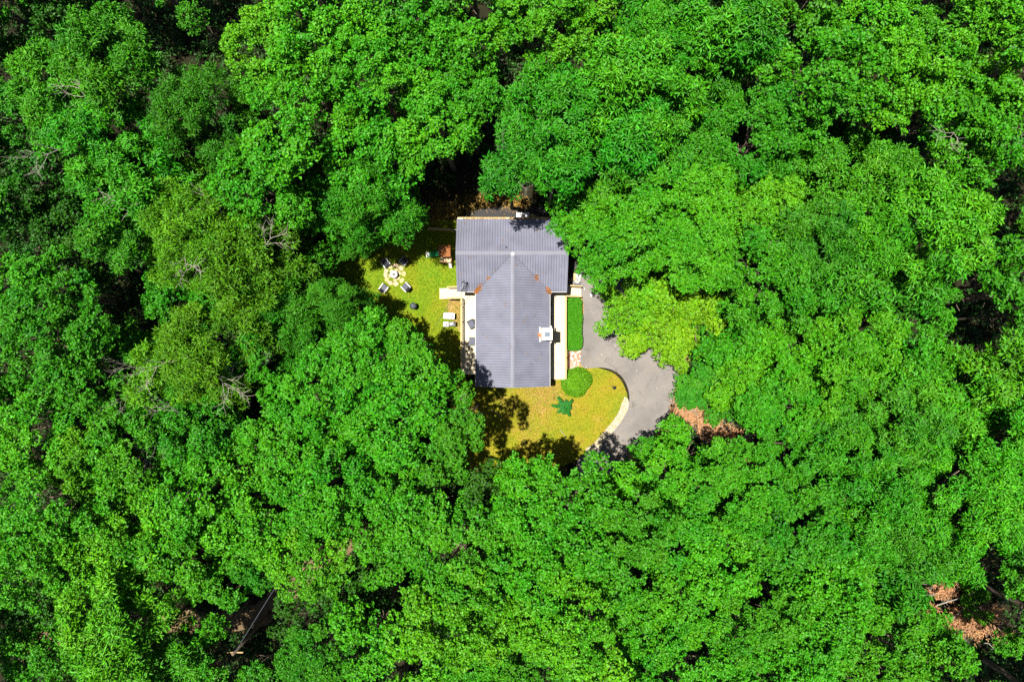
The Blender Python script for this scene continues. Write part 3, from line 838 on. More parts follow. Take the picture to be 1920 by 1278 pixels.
# ------------------------------------------------------------------ garden furniture
def face(pt, target):
    return math.atan2(target.y - pt.y, target.x - pt.x) - math.pi / 2
def sling_chair(label, pt, rz, group=None):
    """low reclined garden chair, local +Y is its front"""
    t = thing('garden_chair', label, 'chair', pt, rz, group)
    t.scale = (.88, .88, .88)
    m = MB(); m.beam((0, -.22, .34), (0, .36, .42), .56, .05); m.build('seat', M['black'], t)
    m = MB(); m.beam((0, -.24, .36), (0, -.52, .98), .56, .05); m.build('backrest', M['black'], t)
    m = MB(); m.beam((0, -.12, .40), (0, .30, .455), .34, .04); m.build('cushion', M['cushion'], t)
    for s in (-1, 1):
        m = MB(); m.beam((s * .345, -.40, .60), (s * .345, .38, .63), .11, .035); m.build('armrest', M['silver'], t)
        m = MB(); m.beam((s * .33, .33, 0), (s * .33, .33, .61), .06, .04); m.build('leg', M['black'], t)
        m = MB(); m.beam((s * .33, -.46, 0), (s * .33, -.32, .58), .06, .04); m.build('leg', M['black'], t)
    return t
pit_c = at(740, 515)
for (px, py, lab) in ((720, 540, 'black garden chair with silver arms, between fire pit and leafy shade'),
                      (761, 538, 'black garden chair with silver arms, between fire pit and ramp'),
                      (757, 491, 'black garden chair with silver arms, in the tree shade towards the play tower'),
                      (724, 494, 'black garden chair with silver arms, deep in tree shade behind fire pit')):
    p = at(px, py, .35); p.z = 0.012
    sling_chair(lab, p, face(p, pit_c))
# fire pit and flagstones
fp = thing('fire_pit', 'round white stone fire pit with ash in the middle', 'fire pit', pit_c + Vector((0, 0, .03)))
m = MB(); m.lathe([(.34, 0), (.36, .25), (.36, .5), (.34, .55), (.17, .55), (.13, .42), (.10, .40)], 28); m.build('bowl', M['pit'], fp, True)
m = MB(); m.lathe([(.13, .40), (.12, .43), (.05, .46)], 14, wob=.1); m.build('ash', M['ash'], fp)
patio = thing('stone_patio', 'ring of pale flagstones set in the lawn round the fire pit', 'patio', pit_c + Vector((0, 0, 0)))
fst = random.Random(5)
stones = [(.50, a, .34) for a in (5.5, .35, 1.2, 2.3, 3.4, 4.75)] + [(.86, a, .36) for a in (.12, .82, 1.45, 2.05, 2.7, 3.15, 3.7, 4.22, 4.85, 5.6)]
for i, (rr, a, s) in enumerate(stones):
    cx, cy = rr * math.cos(a), rr * math.sin(a)
    k = 9
    rot = a
    pol = []
    for j in range(k):
        t = 2 * math.pi * j / k
        ex, ey = s * .62 * math.cos(t) * fst.uniform(.82, 1.05), s * .78 * math.sin(t) * fst.uniform(.82, 1.05)
        if rr < .6: ex *= .6; ey *= .8
        pol.append((cx + ex * math.cos(rot) - ey * math.sin(rot), cy + ex * math.sin(rot) + ey * math.cos(rot)))
    m = MB(); m.prism(pol, -.02, .045 + fst.uniform(0, .02))
    m.build('flagstone', M['stone_tan'] if (i % 3 == 0) else M['stone_pale'], patio)
# kettle barbecue, in the shade below the fire pit
bq = thing('kettle_barbecue', 'black round kettle barbecue standing in tree shade on the lawn', 'barbecue', at(777, 574))
m = MB(); m.lathe([(.10, .48), (.24, .55), (.30, .70), (.31, .76)], 18); m.build('bowl', M['black'], bq, True)
m = MB(); m.lathe([(.315, .765), (.29, .86), (.20, .95), (.06, 1.0)], 18); ld = m.build('lid', M['charcoal'], bq, True)
m = MB(); m.tube([(-.06, 0, .99), (-.05, 0, 1.06), (.05, 0, 1.06), (.06, 0, .99)], .015, 5); m.build('handle', M['silver'], ld)
for k in range(3):
    a = k * 2.094
    m = MB(); m.tube([(.14 * math.cos(a), .14 * math.sin(a), .52), (.30 * math.cos(a), .30 * math.sin(a), 0)], .018, 5); m.build('leg', M['black'], bq)
# play tower with green slide
PT = at(838, 482); PT.z = 0
pl = thing('play_tower', 'wooden play tower with orange roof and green slide', 'playset', PT)
m = MB()
zt, z0 = 2.35, 2.05
m.add([(-.52, -.22, z0), (.52, -.22, z0), (.52, .85, z0), (-.52, .85, z0), (-.52, .32, zt), (.52, .32, zt)], [(0, 1, 5, 4), (2, 3, 4, 5), (0, 4, 3), (1, 2, 5), (3, 2, 1, 0)])
m.build('roof', M['play_roof'], pl)
for i in range(7):
    m = MB(); m.box(-.5, .5, -.62 + i * .2, -.62 + i * .2 + .185, 1.0, 1.04); m.build('platform_board', M['play_wood'], pl)
for x in (-.5, .5):
    for y in (-.62, .72):
        m = MB(); m.box(x - .045, x + .045, y - .045, y + .045, 0, 1.65 if y < 0 else 2.06); m.build('post', M['play_red'], pl)
for (a, b) in (((-.5, .72), (.5, .72)), ((-.5, -.66), (.15, -.66)), ((.55, -.6), (.55, .7)), ((-.55, .2), (-.55, .7))):
    m = MB(); m.beam((*a, 1.5), (*b, 1.5), .05, .09); m.build('rail', M['play_red'], pl)
for (x, y) in ((-.72, .6), (-.78, .42)):
    m = MB(); m.beam((x, y - .1, .95), (x + .3, y + .1, 1.3), .08, .05); m.build('brace', M['play_red'], pl)
ldr = MB(); ldr.beam((.22, -.66, 1.0), (.22, -1.05, 0), .05, .05); ldr.beam((.5, -.68, 1.0), (.5, -1.05, 0), .05, .05)
lad = ldr.build('ladder', M['play_red'], pl)
for i in range(4):
    m = MB(); m.beam((.20, -.72 - .09 * i, .86 - .24 * i), (.52, -.72 - .09 * i, .86 - .24 * i), .08, .03); m.build('rung', M['white'], lad)
m = MB()
prof = [(-.55, 1.06), (-.7, 1.02), (-1.25, .48), (-1.6, .22), (-1.86, .18)]
for i in range(len(prof) - 1):
    (x0, za), (x1, zb_) = prof[i], prof[i + 1]
    for (y0, y1, h0) in ((.02, .42, .0), (-.03, .02, .14), (.42, .47, .14)):
        vs = [(x0, y0, za - .03), (x0, y1, za - .03), (x1, y1, zb_ - .03), (x1, y0, zb_ - .03), (x0, y0, za + h0), (x0, y1, za + h0), (x1, y1, zb_ + h0), (x1, y0, zb_ + h0)]
        m.add(vs, [(0, 3, 2, 1), (4, 5, 6, 7), (0, 1, 5, 4), (1, 2, 6, 5), (2, 3, 7, 6), (3, 0, 4, 7)])
sl = m.build('slide', M['slide'], pl)
m = MB(); m.box(-1.92, -1.66, -.04, .48, .19, .24); m.build('slide_end', M['white'], sl)
m = MB(); m.box(-.70, -.52, -.02, .46, 1.07, 1.12); m.build('slide_top', M['white'], sl)
# tables by the mulch bed
def trestle(label, c, w, d, h, rz, top):
    t = thing('garden_table', label, 'table', c, rz)
    m = MB(); m.box(-w / 2, w / 2, -d / 2, d / 2, h - .04, h); m.build('table_top', M[top], t)
    for x in (-1, 1):
        for y in (-1, 1):
            m = MB(); m.box(x * (w / 2 - .08) - .02, x * (w / 2 - .08) + .02, y * (d / 2 - .06) - .02, y * (d / 2 - .06) + .02, 0, h - .04); m.build('leg', M['silver'], t)
    return t
def pot(label, c, r, h, mat, plant=None):
    t = thing('flower_pot', label, 'pot', c)
    m = MB(); m.lathe([(r * .7, 0), (r, h), (r * 1.08, h), (r * 1.08, h * 1.12), (r * .85, h * 1.12), (r * .8, h * .9)], 12); m.build('pot', M[mat], t)
    m = MB(); m.lathe([(r * .8, h * .88), (r * .4, h * .95), (r * .1, h * .97)], 10); m.build('soil', M['ash'], t)
    return t
tc_ = at(842, 592, .7); tc_.z = .012
trestle('white rectangular garden table with small pots beside the mulch', tc_, 1.02, .56, .72, math.radians(-3), 'white')
for dx, dy, r, h, mat, lab in ((.30, -.02, .055, .10, 'black', 'tiny black pot on the white garden table'), (.22, -.2, .05, .08, 'terracotta', 'tiny red pot at the edge of the white table'),
                               (.02, -.03, .045, .06, 'stone_tan', 'tiny tan pot in the middle of the white table'), (-.25, .03, .05, .05, 'silver', 'tiny grey dish on the white garden table')):
    pot(lab, tc_ + Vector((dx, dy, .72)), r, h, mat)
t2 = at(836.5, 607.5, .5); t2.z = .012
trestle('small square white table half in the tree shadow', t2, .52, .44, .5, 0, 'white')
pot('small clay pot on the small square white table', t2 + Vector((.02, -.04, .5)), .08, .12, 'terracotta')
gr = thing('gas_grill', 'small black grill with pale lid beside the square table', 'grill', at(848.5, 607.5) + Vector((0, 0, .012)))
m = MB(); m.box(-.33, .33, -.2, .2, .55, .72); m.build('body', M['black'], gr)
m = MB(); m.add([(-.2, -.17, .725), (.2, -.17, .725), (.2, .17, .725), (-.2, .17, .725), (-.18, -.09, .86), (.18, -.09, .86), (.18, .1, .86), (-.18, .1, .86)], [(4, 5, 6, 7), (0, 1, 5, 4), (1, 2, 6, 5), (2, 3, 7, 6), (3, 0, 4, 7), (3, 2, 1, 0)]); m.build('lid', M['silver'], gr)
for x in (-.29, .29):
    for y in (-.16, .16):
        m = MB(); m.tube([(x, y, 0), (x, y, .56)], .02, 5); m.build('leg', M['black'], gr)
# chairs and table on the left deck
def club_chair(label, c, rz):
    t = thing('deck_chair', label, 'chair', c, rz)
    m = MB(); m.box(-.30, .30, -.26, .32, .24, .40); m.build('seat', M['charcoal'], t)
    m = MB(); m.box(-.22, .22, -.18, .28, .40, .47); m.build('cushion', M['cushion'], t)
    m = MB(); m.beam((0, -.27, .24), (0, -.38, .86), .62, .08); m.build('backrest', M['charcoal'], t)
    for s in (-1, 1):
        m = MB(); m.box(s * .345 - .045, s * .345 + .045, -.30, .33, .24, .62); m.build('armrest', M['charcoal'], t)
        for y in (-.24, .28):
            m = MB(); m.box(s * .28 - .025, s * .28 + .025, y - .025, y + .025, 0, .24); m.build('leg', M['black'], t)
    return t
c1 = at(884, 607, 1.3); c1.z = ZD
c2 = at(886, 640, 1.3); c2.z = ZD
club_chair('dark grey deck chair with blue cushion, on the table\'s ramp side', c1, math.radians(118))
club_chair('dark grey deck chair with blue cushion, half in leaf shadow', c2, math.radians(88))
ct = at(888, 623, 1.4); ct.z = ZD
tb = thing('round_table', 'small round white table between the two grey deck chairs', 'table', ct)
m = MB(); m.lathe([(.25, .46), (.26, .48), (.25, .50), (.02, .50)], 22); m.build('table_top', M['white'], tb)
m = MB(); m.lathe([(.05, .03), (.03, .1), (.03, .46)], 8); m.build('stem', M['silver'], tb)
m = MB(); m.lathe([(.18, 0), (.17, .03), (.02, .05)], 14); m.build('base', M['silver'], tb)
# rocking chairs and table on the right deck
def rocker(label, c, rz):
    t = thing('rocking_chair', label, 'chair', c, rz)
    m = MB(); m.beam((0, -.2, .40), (0, .28, .45), .5, .04); m.build('seat', M['black'], t)
    for i in range(5):
        x = -.2 + .1 * i
        m = MB(); m.beam((x, -.22, .42), (x, -.42, 1.1), .06, .02); m.build('slat', M['black'], t)
    m = MB(); m.beam((-.25, -.43, 1.08), (.25, -.43, 1.08), .03, .09); m.build('head_rail', M['black'], t)
    for s in (-1, 1):
        m = MB(); m.beam((s * .3, -.3, .66), (s * .3, .36, .68), .08, .03); m.build('armrest', M['silver'], t)
        m = MB(); m.tube([(s * .28, -.52, .12), (s * .28, -.2, .025), (s * .28, .15, .025), (s * .28, .45, .10)], .02, 5); m.build('rocker', M['black'], t)
        for y, z1 in ((.27, .67), (-.2, .42)):
            m = MB(); m.beam((s * .28, y, .05), (s * .28, y, z1), .04, .04); m.build('leg', M['black'], t)
    return t
ex = math.radians(-90)
rocker('black rocking chair under the eave, towards the stairs', Vector((3.36, 3.45, ZD)), ex + .15)
rocker('black rocking chair under the eave, towards the chimney', Vector((3.36, 2.15, ZD)), ex - .25)
tb2 = thing('round_table', 'small round slate blue table between the two rocking chairs', 'table', Vector((3.52, 2.80, ZD)))
m = MB(); m.lathe([(.22, .48), (.23, .5), (.22, .52), (.02, .52)], 20); m.build('table_top', M['flue'], tb2)
m = MB(); m.lathe([(.235, .505), (.245, .515), (.235, .525)], 20); m.build('rim', M['silver'], tb2)
m = MB(); m.lathe([(.14, 0), (.04, .04), (.03, .48)], 10); m.build('stem', M['black'], tb2)
# things behind the house: white table with black tub, sack
bt = at(980, 405.5); bt.z = .026
wt = trestle('white table standing on dark asphalt at the rear roof edge', bt + Vector((0, -.05, 0)), 1.2, .62, .6, 0, 'white')
tub = thing('tub', 'round black tub on the white table behind the house', 'tub', bt + Vector((.02, -.22, .60)))
m = MB(); m.lathe([(.15, 0), (.2, .12), (.22, .13), (.18, .13), (.14, .03)], 16); m.build('basin', M['black'], tub)
m = MB(); m.tube([(-.21, 0, .12), (-.1, .02, .2), (.1, .02, .2), (.21, 0, .12)], .012, 5); m.build('handle', M['silver'], tub)
sk = thing('sack', 'pale yellow sack lying beside the white table behind the house', 'sack', at(996, 405) + Vector((.12, 0, .026)))
m = MB(); m.lathe([(.02, 0), (.19, .04), (.22, .12), (.17, .22), (.03, .26)], 12, wob=.1); m.v = [(x * 1.5, y * .8, z) for x, y, z in m.v]; m.build('bag', M['stone_tan'], sk, True)
m = MB(); m.tube([(.28, 0, .14), (.36, 0, .15), (.42, .02, .13)], [.05, .03, .06], 7); m.build('tied_neck', M['stone_tan'], sk, True)
# stones beside the stairs
def rock(label, c, s, mat, seed, group=None):
    r = random.Random(seed)
    m = MB()
    n = 8
    prof = [(.75, 0), (1, .25), (.92, .55), (.6, .8), (.15, .9)]
    vs = []
    for (pr, pz) in prof:
        for k in range(n):
            t = 2 * math.pi * k / n
            q = pr * r.uniform(.82, 1.12)
            vs.append((s * q * math.cos(t), s * q * .8 * math.sin(t), s * pz * .8))
    fs = [(i * n + k, i * n + (k + 1) % n, (i + 1) * n + (k + 1) % n, (i + 1) * n + k) for i in range(4) for k in range(n)] + [tuple(range(n - 1, -1, -1)), tuple(range(4 * n, 5 * n))]
    m.add(vs, fs)
    o = m.build('rock', M[mat]); o.location = c; o.rotation_euler = (0, 0, r.uniform(0, 6))
    return tag(o, label, 'rock', group)
rock('large white boulder at the top of the stone cluster by the steps', at(1084, 518) + Vector((0, 0, .02)), .33, 'white', 1)
for i, (px, py, s) in enumerate(((1077, 523, .13), (1079, 528, .13), (1083, 529, .14), (1086, 526, .14), (1087, 522, .12), (1081, 525, .11))):
    rock('small cream stone in the cluster between steps and new asphalt', at(px, py) + Vector((0, 0, .02)), s, 'rock', 30 + i, 'small stones by the steps')
m = MB(); q = at(1077, 519); m.box(-.10, .10, -.33, .33, .02, .22); o = m.build('timber_edging', M['cream_rail']); o.location = (q.x, q.y, 0); tag(o, 'short tan timber block against the house shade by the stones', 'timber')
m = MB(); m.box(-.30, .30, -.24, .26, .0, .03); o = m.build('paving_slab', M['charcoal']); o.location = at(1083, 532) + Vector((0, 0, .022)); tag(o, 'dark paving slab between the cream stones and stair rail', 'slab')
# garden spot light on the golden lawn
sp = thing('garden_light', 'small black garden light on the golden lawn by the drive', 'lamp', at(1150, 726) + Vector((0, 0, .01)))
m = MB(); m.tube([(0, 0, 0), (0, 0, .5)], .025, 6); m.build('stake', M['black'], sp)
m = MB(); m.lathe([(.04, .5), (.11, .54), (.10, .64), (.17, .66), (.03, .76)], 8); m.build('lantern', M['black'], sp)
m = MB(); m.tube([(0, 0, .45), (-.22, .16, .5), (-.3, .2, .4)], .025, 5); m.build('arm', M['black'], sp)
# paper scraps on the drive
for i, (px, py, s, lab) in enumerate(((1108, 552, .22, 'crumpled white rag on the grey driveway by the steps'), (1096, 542, .13, 'thin white scrap on the driveway near the steps'))):
    r = random.Random(i)
    m = MB()
    n = 7
    vs = [(0, 0, s * .35)] + [(s * r.uniform(.6, 1) * math.cos(k * .9) * (.6 if i == 0 else .3), s * r.uniform(.8, 1.2) * math.sin(k * .9), r.uniform(.0, .05)) for k in range(n)]
    m.add(vs, [(0, k + 1, (k + 1) % n + 1) for k in range(n)] + [tuple(range(n, 0, -1))])
    o = m.build('rag', M['white']); o.location = at(px, py) + Vector((0, 0, .022)); tag(o, lab, 'rag')
# fence behind the house on the lawn side
fa, fb = at(803, 428, 1.2), at(846, 430, 1.2)
fn = thing('fence', 'low tan timber fence joining the rear corner of the house', 'fence', Vector((fa.x, fa.y, 0)))
dv = Vector((fb.x - fa.x, fb.y - fa.y, 0))
m = MB(); m.beam(Vector((0, 0, 1.2)), dv + Vector((0, 0, 1.2)), .16, .05); m.build('cap_rail', M['timber'], fn)
nbd = 15
for i in range(nbd):
    c = dv * ((i + .5) / nbd)
    m = MB(); m.box(c.x - .062, c.x + .062, c.y - .012, c.y + .012, .04, 1.17); m.build('board', M['timber'], fn)
for t in (0, .5, 1):
    c = dv * t
    m = MB(); m.box(c.x - .06, c.x + .06, c.y - .085, c.y - .015, 0, 1.172); m.build('post', M['timber'], fn)
m = MB(); m.tube([dv + Vector((0, 0, 1.05)), dv + Vector((.62, .0, 1.05))], .025, 6); m.tube([dv + Vector((0, 0, .5)), dv + Vector((.62, .0, .5))], .02, 6); m.build('gate_bar', M['silver'], fn)
# drain line in the soil by the gable
m = MB(); a_, b_ = at(1037, 727), at(1039, 752); m.tube([a_ + Vector((0, 0, .03)), b_ + Vector((0, 0, .03))], .02, 5); tag(m.build('hose', M['black']), 'thin dark hose lying on the soil by the gable', 'hose')
# fallen sticks on the lawn
for i, (x0, y0, x1, y1, lab) in enumerate(((1050, 806, 1062, 822, 'thin pale stick lying on the golden lawn'), (922, 768, 944, 788, 'long pale stick lying in the tree shade by the gable'))):
    m = MB(); a_, b_ = at(x0, y0, .05), at(x1, y1, .05); m.tube([a_, a_.lerp(b_, .5) + Vector((.06, .04, .03)), b_], [.03, .025, .015], 5); tag(m.build('stick', M['deadwood']), lab, 'stick')

# ------------------------------------------------------------------ clipped plants
def leafy(name, pts, nrm, L, W, k, col, parent, seed, spread=.45):
    r = np.random.default_rng(seed)
    args = rosettes(pts, nrm, k, L, W, r, spread, tint_base=np.clip(r.normal(.5, .15, len(pts)), 0, 1))
    o = link(name, leaf_mesh(name, *args, M['leaf']), parent); o.color = (*col, 1)
    return o
# hedge: rounded box
hx0, hx1, hy0, hy1, hz = 5.08, 6.42, -.80, 3.92, .95
hc = Vector(((hx0 + hx1) / 2, (hy0 + hy1) / 2, 0))
hd = thing('hedge', 'long clipped green hedge between deck and driveway', 'hedge', hc)
r = np.random.default_rng(77)
n = 5200
x = r.uniform(-1, 1, n); y = r.uniform(-1, 1, n); side = r.uniform(0, 1, n) < .42
hw, hl = (hx1 - hx0) / 2, (hy1 - hy0) / 2
ang = r.uniform(0, 6.283, n)
edge = 1 / np.maximum(np.abs(np.cos(ang)), np.abs(np.sin(ang)))
ex_, ey_ = np.cos(ang) * edge, np.sin(ang) * edge
X = np.where(side, ex_, x) * hw; Y = np.where(side, ey_, y) * hl
# rounded corners, uneven sides
for _ in range(1):
    rad = .5
    dx, dy = np.maximum(np.abs(X) - (hw - rad), 0), np.maximum(np.abs(Y) - (hl - rad), 0)
    dd = np.hypot(dx, dy); f = np.where(dd > rad, rad / np.maximum(dd, 1e-6), 1)
    X = np.sign(X) * (np.minimum(np.abs(X), hw - rad) + dx * f); Y = np.sign(Y) * (np.minimum(np.abs(Y), hl - rad) + dy * f)
X = X + .05 * np.sin(Y * 3.1) ; 
edge_d = np.minimum(hw - np.abs(X), hl - np.abs(Y))
Z = np.where(side, r.uniform(.05, hz - .12, n), hz - .16 * np.clip(1 - edge_d / .22, 0, 1) ** 2 + .03 * np.sin(X * 7) * np.sin(Y * 5))
N = unit(np.stack([np.where(side, X / hw, 0) + r.normal(0, .3, n), np.where(side, Y / hl * .4, 0) + r.normal(0, .3, n), np.where(side, .4, 1.0)], 1))
leafy('foliage', np.stack([X, Y, Z], 1), N, .12, .075, 5, (.045, .22, .004), hd, 5)
m = MB(); m.box(-hw + .12, hw - .12, -hl + .2, hl - .2, .06, hz - .14); m.build('branch_core', M['bark'], hd)
for k in range(6):
    m = MB(); yy = -hl + .4 + k * (2 * hl - .8) / 5; m.tube([(0, yy, -.02), (.05, yy + .05, .4)], [.05, .03], 6); m.build('stem', M['bark'], hd)
# round bush
bc = at(1081, 716, .7); bc.z = 0
bs = thing('round_bush', 'big round clipped bush on the soil by the deck end', 'bush', bc)
n = 4600
d = unit(r.normal(size=(n, 3))); d[:, 2] = np.abs(d[:, 2])
th = np.arctan2(d[:, 1], d[:, 0])
er = 1.34 * (1 + .05 * np.sin(2 * th + .6) + .05 * np.sin(3 * th) + .03 * np.sin(5 * th + 1))
P_ = np.stack([d[:, 0] * er, d[:, 1] * er, .15 + d[:, 2] * 1.15], 1) * (1 - np.abs(r.normal(0, .03, n)))[:, None]
leafy('foliage', P_, unit(d + r.normal(0, .3, (n, 3))), .15, .07, 5, (.095, .265, .004), bs, 6)
m = MB(); m.lathe([(.3, .02), (1.0, .3), (1.12, .6), (.8, 1.0), (.2, 1.13)], 14); m.build('branch_core', M['bark'], bs)
m = MB(); m.tube([(0, 0, -.03), (.05, 0, .5)], [.12, .08], 7); m.build('stem', M['bark'], bs)
# star shaped sapling with frond arms
sc_ = at(1058, 762, .4); sc_.z = 0
sap = thing('sapling', 'dark green sapling with spiky arms spread like a star', 'sapling', sc_)
m = MB(); m.tube([(0, 0, -.02), (.02, 0, .6), (0, .02, 1.1)], [.06, .045, .02], 6); m.build('stem', M['bark'], sap)
for i, (a, L_) in enumerate(((125, 1.25), (75, .75), (42, 1.15), (175, 1.4), (220, 1.0), (262, .8), (300, 1.15), (345, .75), (15, .7), (150, .7))):
    a = math.radians(a)
    k = 120
    t = np.repeat(np.linspace(.08, 1, k // 2), 2); s = np.tile([-1, 1], k // 2)
    ax = np.array([math.cos(a), math.sin(a), 0]); sd = np.array([-math.sin(a), math.cos(a), 0])
    base = np.outer(t * L_, ax) + np.stack([np.zeros(k), np.zeros(k), .75 + .25 * np.sin(t * 2.6) - .45 * t ** 2 + .12 * (i % 3)], 1)
    dr = unit(np.outer(np.full(k, .55), ax) + np.outer(s, sd) + np.stack([np.zeros(k), np.zeros(k), r.normal(-.1, .15, k)], 1) + r.normal(0, .1, (k, 3)))
    nm = unit(np.stack([np.zeros(k), np.zeros(k), np.ones(k)], 1) + r.normal(0, .2, (k, 3)))
    ln = .30 * (1.05 - .5 * t) * r.uniform(.8, 1.2, k)
    me = leaf_mesh('frond', base, dr, nm, ln, ln * .33, np.stack([r.uniform(.2, .6, k), r.uniform(.2, .8, k)], 1), M['leaf'])
    me.transform(Matrix.Diagonal((.85, .85, 1, 1)))
    o = link('frond', me, sap); o.color = (.016, .15, .012, 1)

# ------------------------------------------------------------------ the forest
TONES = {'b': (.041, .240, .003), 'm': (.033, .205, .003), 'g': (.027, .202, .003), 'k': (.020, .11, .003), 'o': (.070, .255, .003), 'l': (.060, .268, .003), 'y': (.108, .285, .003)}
SIZES = (2.4, 3.9, 5.2)
CROWNS = {}
for kind, s0 in (('broad', 100), ('fan', 200), ('feather', 300), ('dense', 400)):
    for zi, R_ in enumerate(SIZES):
        CROWNS[(kind, zi)] = [crown_mesh(kind, s0 + zi * 20 + i, R_) for i in range((1, 3, 3)[zi] if kind != 'feather' else (1, 2, 1)[zi])]
TRUNKS = [trunk_mesh(s) for s in (1, 2, 3)]
DEADS = []
for s in range(5):
    rr = random.Random(50 + s)
    m = MB()
    twig_fan(m, rr, (1.1, 0, 14.2), (1, 0, .55), rr.uniform(2.0, 2.8), .036, 2)
    DEADS.append(m.mesh('dead_branch', M['deadwood']))

